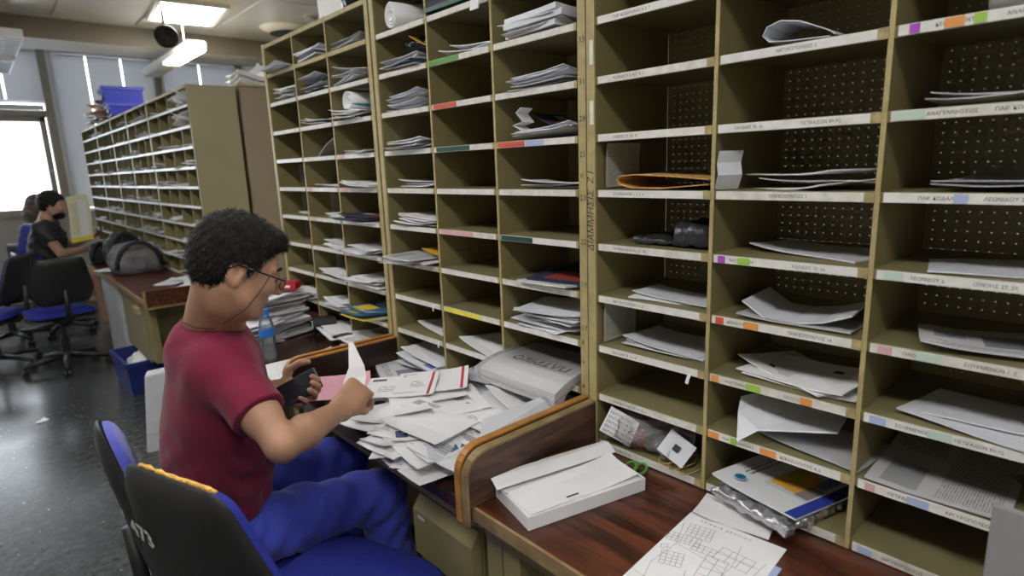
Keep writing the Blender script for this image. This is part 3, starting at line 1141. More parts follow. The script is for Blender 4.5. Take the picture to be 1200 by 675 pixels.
d3 = desk('nearest sorting desk with red-brown wood top holding the map', -.25, .974, 'wood_red', 'edge_worn')
partition(d3, .952, .972, 'wood_brown', 'edge_worn')
wpart(MB().box(-.385, -.30, .905, .955, 0, .659), 'leg_panel', 'khaki', d3)
wpart(MB().box(-.385, .18, .845, .900, 0, .659), 'leg_panel', 'khaki', d3)
wpart(MB().box(-.385, .18, -.2, -.15, 0, .659), 'leg_panel', 'khaki', d3)
d2 = desk('middle sorting desk heaped with letters in front of the man', .976, 1.956, 'wood_desk_dark', 'wood_dark')
partition(d2, .978, .996, 'wood_brown', 'orange_edge', .868)
partition(d2, 1.936, 1.954, 'wood_dark', 'orange_edge', .846)
d1 = desk('third sorting desk carrying the water bottle and magazine stack', 1.958, 2.97, 'wood_desk_dark', 'orange_edge')
partition(d1, 1.960, 1.976, 'wood_dark', 'orange_edge', .852)
wpart(MB().box(-.385, .18, 2.90, 2.95, 0, .659), 'leg_panel', 'khaki', d1)
wpart(MB().box(-.385, .18, 2.0, 2.04, 0, .659), 'leg_panel', 'khaki', d1)
wpart(MB().box(-.10, -.08, 2.045, 2.895, .1, .659), 'modesty_panel', 'khaki', d1)

t = thing('drawer_pedestal', 'khaki steel drawer pedestal under the middle desk', 'drawers', (-.2, 1.13, 0))
wpart(MB().box(-.36, .15, 1.0, 1.265, .03, .659), 'body', 'khaki', t)
wpart(MB().box(-.34, .13, 1.02, 1.245, 0, .03), 'plinth', 'black_plastic', t)
for i, (z0, z1) in enumerate(((.46, .63), (.26, .45), (.05, .25))):
    poly = [(-.362, z0), (-.392, z0 + .008), (-.392, z1 - .035), (-.368, z1), (-.362, z1)]
    dr = wpart(MB().prism(poly, lambda u, v, w_: (u, w_, v), 1.008, 1.257), 'drawer', 'khaki', t, fix=True)
    if i == 0:
        b = MB().box(-.3935, -.3922, 1.205, 1.235, z1 - .052, z1 - .044)
        b.v = [(p[0] + .2, p[1] - 1.13, p[2]) for p in b.v]
        b.obj('paint_mark', 'paper_cool', dr)

fd = thing('sorting_desk', 'distant sorting desk with dark red top holding the grey bag', 'desk', (-.2, 5.2, 0), 0, 'sorting desks along the pigeonholes')
wpart(MB().box(-.43, .0, 4.15, 6.5, .712, .739), 'desktop', 'wood_red', fd)
wpart(MB().box(-.438, -.4305, 4.15, 6.5, .708, .740), 'front_edge', 'edge_worn', fd)
wpart(MB().box(-.43, .0, 4.135, 4.15, .69, .80), 'end_board', 'wood_red', fd)
wpart(MB().box(-.435, .0, 4.132, 4.152, .685, .70).box(-.44, -.43, 4.132, 4.152, .70, .805), 'end_trim', 'edge_worn', fd)
wpart(MB().box(-.40, -.02, 4.46, 4.50, .27, .711), 'leg_panel', 'khaki', fd)
wpart(MB().box(-.08, -.02, 4.46, 4.50, 0, .27), 'leg', 'khaki', fd)
wpart(MB().box(-.40, -.36, 4.28, 4.46, .30, .68), 'leg_panel', 'khaki', fd)
wpart(MB().box(-.20, -.17, 4.18, 4.26, 0, .711), 'leg', 'khaki', fd)
wpart(MB().box(-.40, -.37, 4.52, 5.2, .27, .70), 'front_panel', 'khaki_end', fd)
wpart(MB().box(-.42, -.40, 4.56, 4.70, .585, .625), 'handle', 'khaki_edge', fd)
t = thing('filing_cabinet', 'pale grey cabinet under the distant desk by the bare-legged man', 'cabinet', (-.25, 5.65, 0))
wpart(MB().box(-.41, .0, 5.3, 6.0, .04, .70), 'body', 'paper_grey', t, bevel=.006)
wpart(MB().box(-.416, -.411, 5.32, 5.98, .38, .68), 'door', 'paper_grey', t, bevel=.002)
wpart(MB().box(-.40, -.0, 5.31, 5.99, 0, .04), 'plinth', 'black_plastic', t)


# ------------------------------------------------------------------ letters and papers
def sheet_mesh(name, L, Wd, th, bend=0.0, curl=0.0, nx=6, ny=3, mat='paper', twist=0.0):
    """thin slab centred on the origin; bend lifts the ends along x, curl lifts one edge along y"""
    vs, fs = [], []
    for s in (0, 1):
        for i in range(nx + 1):
            for j in range(ny + 1):
                u, v = i / nx - .5, j / ny - .5
                z = bend * (u * 2) ** 2 * (.5 + u) + curl * (v * 2) ** 2 * (.5 + v) + twist * u * v * 4 + s * th
                vs.append((u * L, v * Wd, z))
    N = (nx + 1) * (ny + 1)
    for i in range(nx):
        for j in range(ny):
            a = i * (ny + 1) + j
            q = (a, a + ny + 1, a + ny + 2, a + 1)
            fs.append(q[::-1])
            fs.append(tuple(N + e for e in q))
    rim = [i * (ny + 1) for i in range(nx + 1)] + [nx * (ny + 1) + j for j in range(1, ny + 1)] + \
          [i * (ny + 1) + ny for i in range(nx - 1, -1, -1)] + [j for j in range(ny - 1, 0, -1)]
    for a, b in zip(rim, rim[1:] + rim[:1]):
        fs.append((a, b, N + b, N + a))
    return MB().add(vs, fs).mesh(name, mat, smooth=False)


SH = {}


def sheet(kind, mat):
    key = (kind, mat)
    if key not in SH:
        dims = {'dl': (.215, .105, .0022, .006, .003, 0), 'dl2': (.215, .105, .0016, .014, .002, .004), 'c5': (.225, .158, .0024, .008, .004, .003),
                'a4': (.295, .205, .0014, .012, .006, .004), 'mag': (.27, .20, .0055, .006, .003, .003), 'thick': (.28, .20, .013, .004, .002, .002),
                'small': (.15, .10, .0018, .006, .003, .003), 'c4': (.31, .22, .003, .012, .006, .006)}[kind]
        SH[key] = sheet_mesh('letter_' + kind, *dims[:3], dims[3], dims[4], 6, 3, mat, dims[5])
    return SH[key]


THK = {'dl': .0022, 'dl2': .0016, 'c5': .0024, 'a4': .0014, 'mag': .0055, 'thick': .013, 'small': .0018, 'c4': .003}


def letter(name, kind, mat, loc, yaw, label, cat='letter', group=None, tilt=(0, 0)):
    me = sheet(kind, mat)
    o = link(name, me, None, loc, (tilt[0], tilt[1], yaw))
    return tag(o, label, cat, group)


UN = {'U3': 'nearest', 'U2': 'middle', 'U1': 'third'}
DD = {'U3': D3, 'U2': D2, 'U1': D1}


def cell(u, c, k):
    D = DD[u]
    return D[c + 1] + .005, D[c] - .005, zk(k) + LIP + .0008, zk(k - 1) - LIP


DIM = {'dl': (.215, .105), 'dl2': (.215, .105), 'c5': (.225, .158), 'a4': (.295, .205), 'mag': (.27, .20), 'thick': (.28, .20), 'small': (.15, .10), 'c4': (.31, .22)}
KNAME = {'dl': 'letter', 'dl2': 'letter', 'c5': 'envelope', 'a4': 'document', 'mag': 'magazine', 'thick': 'packet', 'small': 'letter', 'c4': 'large_envelope'}


def stack(u, c, k, n, kinds=('dl',), mats=None, fy=.5, x=.10, yaw=1.57, spread=.02, ysp=.15, name=None, word='white letter', gap=.0045, tilt=.03, lift=0):
    y0, y1, z0, z1 = cell(u, c, k)
    plural = n > 1
    lab = '%s in the %s column, %s row up, of the %s pigeonhole unit' % (word, COLN[c], ORD[k] if k != 10 else 'lowest', UN[u])
    grp = 'letters in one pigeonhole: %s unit, %s column, row %s' % (UN[u], COLN[c], ORD[k]) if plural else None
    z = z0 + lift
    yc = y1 + (y0 - y1) * fy
    for i in range(n):
        kd = kinds[i % len(kinds)]
        mt = (mats or WHITES)[rnd.randrange(len(mats or WHITES))]
        Lk, Wk = DIM[kd]
        yw = yaw + rnd.uniform(-.22, .22)
        if Lk > .24:
            yw = rnd.uniform(-.10, .10)
        hy = abs(math.sin(yw)) * Lk / 2 + abs(math.cos(yw)) * Wk / 2 + .003
        hx = abs(math.cos(yw)) * Lk / 2 + abs(math.sin(yw)) * Wk / 2
        yy = yc + rnd.uniform(-spread, spread) * (1 + ysp)
        yy = min(max(yy, y0 + hy), y1 - hy) if y1 - y0 > 2 * hy else (y0 + y1) / 2
        xx = min(x + rnd.uniform(-spread, spread) + max(0, hx - .105), DEPTH - hx - .004)
        tz = rnd.uniform(-tilt, tilt) * .5
        letter(name or KNAME[kd], kd, mt, (xx, yy, z), yw + (math.pi if rnd.random() < .5 else 0), lab, 'letter', grp,
               (rnd.uniform(-tilt, tilt), rnd.uniform(-tilt, tilt)))
        z += THK[kd] + gap * rnd.uniform(.3, 1.0)
        if z > z1 - .012:
            break


S = stack
PRN = ['newsprint', 'leaflet', 'mag_blue', 'env_window', 'leaflet', 'paper_grey']
LOOSE = ['paper_cool', 'paper_grey', 'env_blue', 'leaflet', 'paper']
# nearest unit
S('U3', 0, 7, 2, ('dl',), ['paper_cool', 'env_window'], .60, .10)
S('U3', 0, 8, 3, ('c5', 'dl'), ['paper_cool', 'leaflet'], .55, .10)
S('U3', 1, 5, 3, ('c5', 'dl', 'c5'), ['env_logo', 'paper_cool', 'env_blue'], .55, .10, 1.2, .03, gap=.012, tilt=.06)
S('U3', 1, 6, 1, ('c5',), ['paper_cool'], .6, .13)
S('U3', 1, 8, 3, ('c5',), ['env_logo'], .70, .10, 1.35, .008)
S('U3', 2, 4, 2, ('c5',), ['paper_grey'], .62, .10, 1.3, tilt=.10, gap=.014)
S('U3', 2, 5, 2, ('a4',), ['paper_cool', 'paper_grey'], .70, .12, 1.4, tilt=.04, gap=.02)
S('U3', 2, 6, 1, ('c5',), ['paper_cool'], .72, .10)
S('U3', 2, 7, 2, ('c5',), ['leaflet', 'env_window'], .80, .10, 1.75)
S('U3', 2, 8, 3, ('c5', 'c5', 'dl'), ['leaflet', 'paper_cool'], .80, .10, 1.45)
S('U3', 2, 9, 1, ('a4',), ['newsprint'], .42, .15, 1.45, word='grey newspaper lying')
# middle unit
S('U2', 0, 2, 7, ('c5', 'a4'), PRN, .5, .08, gap=.004)
S('U2', 0, 3, 9, ('a4', 'c5'), ['paper_cool', 'leaflet', 'env_window'], .5, .10, gap=.004)
S('U2', 0, 4, 6, ('c5', 'a4'), ['paper_cool', 'env_window'], .5, .08, gap=.004)
S('U2', 0, 5, 4, ('dl', 'c5'), None, .6, .10)
S('U2', 0, 6, 6, ('c5',), ['paper', 'env_window'], .6, .08, gap=.005)
S('U2', 0, 7, 4, ('a4', 'mag'), ['leaflet', 'newsprint', 'leaflet'], .5, .03, word='glossy printed leaflet')
S('U2', 0, 9, 2, ('dl', 'c5'), None, .72, .10)
S('U2', 0, 10, 9, ('dl', 'c5'), None, .55, .04, gap=.006, tilt=.08)
S('U2', 1, 2, 3, ('c5',), ['paper_cool', 'paper'], .62, .10, gap=.008, tilt=.07)
S('U2', 1, 9, 3, ('dl', 'c5'), ['paper', 'env_window'], .75, .08)
S('U2', 1, 10, 4, ('thick', 'a4'), ['paper_cool', 'env_blue'], .5, .06, word='plastic wrapped white bundle', gap=.004)
S('U2', 2, 2, 6, ('a4', 'thick'), ['paper_cool', 'paper'], .5, .09, gap=.002, spread=.008)
S('U2', 2, 3, 6, ('a4',), ['paper_cool'], .55, .10, gap=.005)
S('U2', 2, 4, 4, ('a4',), ['paper_cool', 'env_blue'], .6, .10)
S('U2', 2, 5, 3, ('dl', 'c5'), ['paper_cool', 'env_blue'], .7, .08)
S('U2', 2, 7, 2, ('mag',), ['mag_dark', 'leaflet'], .60, .09, word='dark covered magazine')
S('U2', 2, 8, 9, ('c5', 'dl'), ['paper', 'env_window', 'paper_cool'], .52, .07, gap=.007, tilt=.07)
S('U2', 2, 10, 5, ('dl', 'c5'), None, .5, .06)
# third unit
S('U1', 0, 1, 4, ('a4',), ['paper_cool', 'paper_grey'], .5, .05, word='pale document')
S('U1', 1, 1, 6, ('a4', 'mag'), ['paper_cool', 'leaflet'], .5, .09, word='pale document')
S('U1', 2, 1, 4, ('a4',), ['paper_grey', 'leaflet'], .5, .10, word='pale document')
S('U1', 0, 2, 6, ('c5',), ['paper'], .5, .08, gap=.012, tilt=.12, word='crumpled white envelope')
S('U1', 1, 2, 6, ('c5', 'a4'), ['paper', 'mag_dark', 'paper_cool'], .5, .08, gap=.008, tilt=.1, word='loosely piled envelope')
S('U1', 2, 2, 7, ('c5', 'a4'), ['paper_cool', 'paper_grey'], .5, .08, gap=.007, tilt=.12, word='loosely piled envelope')
S('U1', 1, 3, 3, ('c5',), ['paper_cool', 'leaflet'], .5, .07, gap=.006, tilt=.06)
S('U1', 2, 3, 4, ('c5',), ['paper', 'env_stamp', 'env_blue'], .5, .05, gap=.006, tilt=.06)
S('U1', 1, 5, 3, ('dl', 'c5'), None, .7, .08)
S('U1', 2, 5, 3, ('c5',), None, .55, .06)
S('U1', 2, 4, 2, ('c5',), ['leaflet'], .6, .06)
S('U1', 0, 6, 1, ('dl',), ['paper'], .7, .08)
S('U1', 1, 6, 2, ('dl',), ['paper'], .75, .08, tilt=.1)
S('U1', 2, 6, 3, ('c5', 'mag'), ['paper', 'mag_dark'], .5, .04)
S('U1', 1, 7, 4, ('dl',), ['paper', 'env_window'], .65, .07)
S('U1', 2, 7, 5, ('c5',), ['paper_cool', 'paper'], .5, .05)
S('U1', 1, 8, 4, ('dl', 'c5'), None, .6, .07)
S('U1', 2, 8, 7, ('c5',), ['paper', 'env_window'], .5, .05, gap=.003)
S('U1', 0, 9, 5, ('c5',), LOOSE, .55, .07)
S('U1', 1, 9, 5, ('c5', 'dl'), None, .6, .06)
S('U1', 2, 9, 5, ('mag', 'a4'), ['mag_blue', 'leaflet', 'yellow_print'], .5, .05, word='coloured magazine')
S('U1', 0, 10, 3, ('mag',), ['leaflet', 'mag_dark'], .5, .08)
S('U1', 1, 10, 6, ('c5', 'dl'), None, .5, .03, gap=.005)
S('U1', 2, 10, 8, ('a4', 'c5'), ['paper', 'env_window', 'leaflet'], .5, .02, gap=.005, tilt=.05)

# letters scattered in the far racks: too many and too small to tell apart, one object
fl = MB()
for i, (a, b) in enumerate(zip(far_bounds[:-1], far_bounds[1:])):
    nc = 4 if i == 0 else 3
    for k in range(1, 11):
        for c in range(nc):
            if rnd.random() < .62:
                ya = a + (b - a) * (c + .5) / nc
                for j in range(rnd.choice((1, 2, 3, 5))):
                    mt = Matrix.Translation((.085 + rnd.uniform(-.03, .03), ya + rnd.uniform(-.02, .02), zk(k) + .013 + j * .008)) @ \
                        Euler((rnd.uniform(-.10, .10), rnd.uniform(-.12, .12), rnd.uniform(-.25, .25))).to_matrix().to_4x4()
                    fl.obox(mt, .19, .12 + rnd.uniform(0, .07), .003)
o = fl.obj('letters', 'paper')
tag(o, 'many small white letters lying in the holes of the distant racks', 'letters')
o['kind'] = 'stuff'

# special papers in the nearest unit -------------------------------------------------
def ribbon(pts, width_dir, width, th=.0012):
    """paper strip following a polyline of points, with width along width_dir"""
    wd = Vector(width_dir).normalized() * width / 2
    P = [Vector(p) for p in pts]
    vs, fs = [], []
    for i, p in enumerate(P):
        tg = (P[min(i + 1, len(P) - 1)] - P[max(i - 1, 0)]).normalized()
        nn = tg.cross(wd).normalized() * th / 2
        vs += [p - wd - nn, p + wd - nn, p + wd + nn, p - wd + nn]
    for i in range(len(P) - 1):
        a = i * 4
        for e in range(4):
            fs.append((a + e, a + (e + 1) % 4, a + 4 + (e + 1) % 4, a + 4 + e))
    fs.append((3, 2, 1, 0))
    b = (len(P) - 1) * 4
    fs.append((b, b + 1, b + 2, b + 3))
    return MB().add(vs, fs)


def arc(cy, cz, r, a0, a1, n, ry=1.0):
    return [(cy + r * ry * math.cos(a0 + (a1 - a0) * i / n), cz + r * math.sin(a0 + (a1 - a0) * i / n)) for i in range(n + 1)]


# folded kraft envelope: flat bottom leaf and a bulging upper leaf
y0, y1, z0, z1 = cell('U3', 0, 5)
prof = [(y0 + .005, z0 + .012), (y0 + .12, z0 + .003), (y0 + .20, z0 + .004), (y0 + .235, z0 + .012), (y0 + .243, z0 + .022), (y0 + .232, z0 + .031), (y0 + .19, z0 + .034), (y0 + .08, z0 + .028), (y0 + .005, z0 + .022)]
o = ribbon([(.10, a, b) for a, b in prof], (1, 0, 0), .20, .002).obj('kraft_envelope', 'kraft', fix=True)
tag(o, 'folded tan kraft envelope in the left column of the nearest pigeonhole unit', 'envelope')
# taped form sheets on the inner side walls
for (k, lb, xx) in ((5, 'translucent form sheet taped inside the hole with the kraft envelope', .10), (8, 'form sheet taped inside the left hole above the paired letters', .09)):
    y0, y1, z0, z1 = cell('U3', 0, k)
    me = sheet_mesh('form_sheet', .13, .105, .0008, .002, .004, 6, 3, 'form_sheet')
    o = link('form_sheet', me, None, (xx - .01, y1 - .005, z0 + .056), (math.pi / 2, 0, 0))
    tag(o, lb, 'paper')
# dark plastic bag rolled
y0, y1, z0, z1 = cell('U3', 0, 6)
s = SDF((-.01, y0 + .0, z0 - .01), (.28, y1 - .02, z0 + .10), .004)
s.cap((.05, y0 + .10, z0 + .03), (.23, y0 + .06, z0 + .03), .026, .028, .0)
s.rbox((.12, y0 + .06, z0 + .028), (.10, .05, .025), .02, None, .01)
s.rbox((.10, y0 + .17, z0 + .010), (.07, .05, .008), .006, None, .008)
s.warp(lambda f, X, Y, Z: f + .0035 * np.sin(X * 90 + Y * 60) * np.sin(Y * 130 - Z * 70))
s.ell((.02, y0 + .12, z0 + .03), (.05, .022, .018), None, 0, True)
s.warp(lambda f, X, Y, Z: np.maximum(f, z0 + .0005 - Z))
o = link('plastic_bag', s.mesh('plastic_bag', 'plastic_dark'))
tag(o, 'rolled dark grey plastic bag in the left column of the nearest unit', 'bag')
# looped white paper
y0, y1, z0, z1 = cell('U3', 1, 3)
pf_ = [(y1 - .20, z0 + .002), (y1 - .13, z0 + .006), (y1 - .095, z0 + .010), (y1 - .083, z0 + .022), (y1 - .09, z0 + .036), (y1 - .115, z0 + .043), (y1 - .15, z0 + .036), (y1 - .20, z0 + .012), (y1 - .21, z0 + .004)]
o = ribbon([(.06, a, b) for a, b in pf_], (1, 0, 0), .11, .0016).obj('looped_paper', 'paper_cool', smooth=False, fix=True)
tag(o, 'white paper bent into a loop in an upper hole of the nearest unit', 'paper')
# crumpled upright paper slip at the side wall
y0, y1, z0, z1 = cell('U3', 1, 5)
o = ribbon([(.03, y1 - .008, z0 + .001), (.022, y1 - .02, z0 + .03), (.03, y1 - .012, z0 + .055), (.028, y1 - .018, z0 + .078)], (1, -.55, 0), .055, .0014).obj('paper_slip', 'paper_cool', fix=True)
tag(o, 'crumpled white slip standing against the divider beside white envelopes', 'paper')
# gaping grey envelope
y0, y1, z0, z1 = cell('U3', 1, 7)
o = ribbon([(.10, y1 - .05, z0 + .034), (.10, y1 - .10, z0 + .004), (.10, y1 - .15, z0 + .003), (.10, y1 - .21, z0 + .014), (.10, y1 - .26, z0 + .035)], (1, .1, 0), .16, .003).obj('open_envelope', 'paper_cool', fix=True)
tag(o, 'curved grey-white envelope lying open in the centre of the nearest unit', 'envelope')
o = letter('letter', 'dl', 'paper_grey', (.06, y1 - .16, z0), 1.62, 'flat grey letter under the curved open envelope', 'letter')
o.location.z = z0 + .0005
# drooping envelope over the shelf front
y0, y1, z0, z1 = cell('U3', 1, 9)
o = ribbon([(-.02, y1 - .062, z0 + .012), (.02, y1 - .075, z0 + .055), (.06, y1 - .10, z0 + .075)], (.25, -1, -.1), .03, .0015)
b2 = MB()
poly = [(.0, y1 - .07, z0 + .055), (-.03, y1 - .085, z0 + .006), (-.01, y1 - .12, z0 + .035), (.05, y1 - .25, z0 + .05), (.16, y1 - .24, z0 + .07), (.12, y1 - .10, z0 + .082), (.03, y1 - .06, z0 + .078)]
vs = [Vector(p) for p in poly]
b2.add(vs + [v + Vector((.002, .001, .003)) for v in vs],
       [(0, 1, 2), (0, 2, 5), (2, 3, 4), (2, 4, 5), (0, 5, 6), (7, 9, 8), (7, 12, 9), (9, 11, 10), (9, 12, 11), (7, 13, 12)] +
       [(a, (a + 1) % 7, 7 + (a + 1) % 7, 7 + a) for a in range(7)])
o = b2.obj('folded_envelope', 'paper_cool', fix=True)
tag(o, 'folded pale envelope drooping out of the second row up, middle column', 'envelope')
o = letter('letter', 'c5', 'paper_grey', (.10, y1 - .20, z0 + .002), 1.45, 'grey letter under the drooping folded envelope', 'letter')

# magazine in foil with loose sheets, lowest row middle column
y0, y1, z0, z1 = cell('U3', 1, 10)
o = letter('paper_sheet', 'small', 'paper', (-.05, y1 - .10, .7405), 1.80, 'small blank white sheet under the magazine on the desk', 'paper')
s = SDF((-.10, y0 - .02, z0 - .03), (.25, y1 + .01, z0 + .06), .004)
ry = -.22
Rm = np.array([[math.cos(ry), math.sin(ry), 0], [-math.sin(ry), math.cos(ry), 0], [0, 0, 1]])
s.rbox((.055, y1 - .155, z0 + .014), (.125, .095, .011), .008, Rm, 0)
s.warp(lambda f, X, Y, Z: f + .004 * np.sin(X * 110 + Y * 40) * np.sin(Y * 120 + 20 * X) + .002 * np.sin(X * 260 - Y * 190))
s.warp(lambda f, X, Y, Z: np.maximum(f, np.where(X > -.004, z0, z0 - .006) - Z))
tt = thing('wrapped_magazine', 'colour magazine on crumpled silver wrapping in the lowest middle hole', 'magazine', (.05, y1 - .15, z0))
me = shift(s.mesh('wrapping', 'foil'), (-.05, -(y1 - .15), -z0))
link('wrapping', me, tt)
cv = sheet_mesh('cover', .24, .20, .004, .004, .006, 8, 4, 'cover', .003)
co = link('cover', cv, tt, (.018, -.004, .030), (.02, .05, -.20))
em = MB().lathe([(.014, 0), (.014, .0006)], n=28)
em.obj('round_emblem', 'hl_blue', co).location = (-.085, .055, .0105)
em2 = MB().lathe([(.0108, .0006), (.0108, .0012)], n=28).obj('round_emblem', 'teal', co)
em2.location = (-.085, .055, .0105)

# clear plastic bag with printed label and red strings, rubber bands
y0, y1, z0, z1 = cell('U3', 0, 10)
s = SDF((-.03, y0 + .08, z0 - .01), (.18, y1 + .0, z0 + .11), .004)
s.ell((.07, y1 - .10, z0 + .045), (.085, .085, .05), None, 0)
s.ell((.06, y1 - .20, z0 + .03), (.06, .06, .03), None, .02)
s.warp(lambda f, X, Y, Z: f + .006 * np.sin(X * 70 + Y * 50) * np.sin(Y * 85 - Z * 60) + .004 * np.sin(Z * 150 + Y * 120 + X * 40))
s.warp(lambda f, X, Y, Z: np.maximum(np.maximum(f, z0 + .0005 - Z), Z - (z1 - .004)))
tt = thing('clear_bag', 'crumpled clear plastic bag with printed note and red string, lowest left hole', 'bag', (.07, y1 - .12, z0))
link('film', shift(s.mesh('film', 'film'), (-.07, -(y1 - .12), -z0)), tt)
note = sheet_mesh('printed_note', .085, .07, .001, .006, .004, 6, 3, 'paper', .006)
no = link('printed_note', note, tt, (-.065, .055, .055), (1.25, .35, -1.30))
for i in range(5):
    put('lettering', text_mesh('ΕΝΤΥΠΑ ΓΙΑ ΤΗΝ', 'ink', .0095), no, Matrix.Translation((-.036, .02 - i * .0125, .006 + .002)))
sp = []
for i in range(40):
    sp.append((-.03 + .015 * math.sin(i * 1.9) - .02, .01 + .022 * math.cos(i * 1.3), .035 + .022 * math.sin(i * .8)))
MB().tube(sp, .0012, 5).obj('red_string', 'red', tt, smooth=True)
for q in range(3):
    pts = [(.04 + .05 * math.cos(a) + .01 * math.sin(3 * a + q), y0 + .05 + q * .022 + .028 * math.sin(a), z0 + .004 + .004 * q) for a in [i * math.pi / 12 for i in range(25)]]
    o = MB().tube(pts, .0016, 5).obj('rubber_band', 'rubber_band', smooth=True)
    tag(o, 'tan rubber band tangled in the corner of the lowest left hole', 'rubber band', 'rubber bands in the lowest left hole')
o = link('grey_card', sheet_mesh('grey_card', .07, .06, .0015, .003, .002, 4, 2, 'paper_cool'), None, (.015, y0 + .075, z0 + .045), (1.0, .5, -1.35))
tag(o, 'small grey card with a square mark beside the clear bag', 'card')
MB().box(-.008, .008, -.008, .008, .0045, .0052).obj('square_mark', 'ink', o)
# right column odds and ends
y0, y1, z0, z1 = cell('U3', 2, 3)
tt = thing('plastic_tray', 'grey translucent tray in the top right hole of the nearest unit', 'tray', (.085, y1 - .185, z0))
b = MB()
ol = [(math.cos(a) * .11, math.sin(a) * .085) for a in [i * math.pi / 12 for i in range(24)]]
for r0, zz in ((.85, 0), (.97, .012), (1.0, .045)):
    b.v += [(u * r0, v * r0, zz) for u, v in ol]
for r in range(2):
    for q in range(24):
        b.f.append((r * 24 + q, r * 24 + (q + 1) % 24, (r + 1) * 24 + (q + 1) % 24, (r + 1) * 24 + q))
b.f.append(tuple(range(24))[::-1])
b.obj('bowl', 'paper_grey', tt, smooth=True)
MB().tube([(u * 1.0, v * 1.0, .045) for u, v in ol + ol[:1]], .003, 6).obj('rim', 'paper_cool', tt, smooth=True)
y0, y1, z0, z1 = cell('U3', 2, 10)
o = ribbon([(.05, y1 - .20, z0 + .10), (.03, y1 - .23, z0 + .05), (.01, y1 - .25, z0 + .002)], (1, .2, 0), .16, .002).obj('leaning_sheet', 'paper_cool', fix=True)
tag(o, 'white sheet leaning in the lowest right hole behind the grey board', 'paper')
# torn white tags hanging from shelf fronts
for (a_, b_, lb) in ((509, 358, 'torn white tag hanging from a shelf front, upper one, middle unit'), (515, 401, 'torn white tag hanging from a shelf front, lower one, middle unit'),
                     (808, 440, 'torn white tag hanging from a shelf front of the nearest unit')):
    q_ = px(a_, b_, 0, -.006)
    o = ribbon([q_ + Vector((0, 0, .004)), q_ + Vector((-.004, .002, -.008)), q_ + Vector((-.003, .005, -.020))], (0, 1, .2), .008, .0008).obj('torn_tag', 'paper', fix=True)
    tag(o, lb, 'tag')
# stencilled numbers on the divider faces of the nearest unit
num = 12
for d_ in (1, 2):
    for k_ in range(3, 11):
        o = link('number_mark', text_mesh(str(num), 'ink_soft', .014), U3)
        L_ = U3.location
        o.matrix_local = frame((1, 0, 0), (0, 0, 1), (0, -1, 0), (.022 - L_.x, D3[d_] - .0026 - L_.y, zk(k_) + .085 - L_.z))
        num += 1
# rolls and odd things in the other two units
def roll(name, label, a, b, r, mat, turns=2.2, th=.0025, open_=0):
    a, b = Vector(a), Vector(b)
    d = (b - a)
    u = d.normalized().cross(Vector((0, 0, 1))).normalized()
    v = u.cross(d.normalized())
    pts = []
    n = int(turns * 16)
    for i in range(n + 1):
        an = 2 * math.pi * turns * i / n
        rr = r * (.35 + .65 * i / n)
        pts.append(a + d / 2 + u * math.cos(an) * rr + v * (math.sin(an) * rr))
    if open_:
        pts.append(pts[-1] + u * open_ - v * .01)
    o = ribbon(pts, d, d.length, th).obj(name, mat, fix=False, smooth=True)
    return tag(o, label, 'paper roll')


y0, y1, z0, z1 = cell('U2', 0, 1)
roll('paper_roll', 'thick white paper roll in the top left hole of the middle unit', (.0, y1 - .10, z0 + .047), (.22, y1 - .12, z0 + .047), .043, 'paper', 3, .006)
S('U2', 0, 1, 3, ('small',), ['paper', 'paper_cool'], .85, .12, .3, .006, tilt=.12, gap=.012, word='white sheet')
y0, y1, z0, z1 = cell('U1', 2, 3)
roll('paper_roll', 'curled white brochure in the right column of the third unit', (.0, y1 - .13, z0 + .066), (.2, y1 - .13, z0 + .066), .040, 'paper', 1.6, .004, .06)
o = letter('folder', 'small', 'teal', (.06, y0 + .065, z0 + .036), 0.1, 'teal folder lying under the curled white brochure', 'folder', None, (.25, 0))
y0, y1, z0, z1 = cell('U2', 1, 1)
S('U2', 1, 1, 1, ('thick',), ['green_dark'], .35, .10, name='folder', word='dark green folder')
o = letter('folder', 'thick', 'mag_dark', (.10, y1 - .15, z0 + .016), 1.6, 'black folder on the dark green folder in the middle unit', 'folder')
o = ribbon([(.10, y0 + .03, z0 + .02), (.0, y0 + .02, z0 + .028), (-.03, y0 + .018, z0 + .01), (-.035, y0 + .022, z0 - .04)], (0, 1, 0), .035, .004).obj('paper_strip', 'paper', fix=True)
tag(o, 'white paper strip hanging over the shelf beside the green folder', 'paper')
y0, y1, z0, z1 = cell('U2', 0, 2)
s = SDF((-.02, y0, z0), (.25, y1, z1), .005)
s.ell((.11, y0 + .13, z0 + .075), (.09, .08, .03), None, 0)
s.warp(lambda f, X, Y, Z: f + .006 * np.sin(X * 80 + Y * 60) * np.sin(Y * 90 + Z * 70))
o = link('black_bag', s.mesh('black_bag', 'black_gloss'))
tag(o, 'crumpled black plastic bag on papers in the middle unit', 'bag')
letter('yellow_envelope', 'small', 'yellow', (.085, y0 + .075, z0 + .062), .2, 'yellow envelope beside the crumpled black plastic bag', 'envelope', None, (.5, .1))
y0, y1, z0, z1 = cell('U2', 0, 7)
letter('yellow_envelope', 'small', 'yellow', (.07, y0 + .07, z0 + .035), 1.4, 'yellow envelope on the glossy leaflets, middle unit', 'envelope')
y0, y1, z0, z1 = cell('U2', 2, 4)
zz = z0 + .022
o = ribbon([(.03, y1 - .20, zz + .004), (.03, y1 - .10, zz + .002), (.02, y1 - .07, zz + .018), (.03, y1 - .10, zz + .026), (.02, y1 - .085, zz + .05), (.02, y1 - .105, zz + .062)], (1, .1, 0), .05, .0018).obj('folded_paper', 'paper', fix=True)
tag(o, 'zigzag folded white paper on letters in the right column, middle unit', 'paper')
letter('dark_leaflet', 'small', 'mag_dark', (.10, y1 - .15, zz + .024), 1.2, 'dark leaflet behind the zigzag folded white paper', 'leaflet', None, (0, -.25))
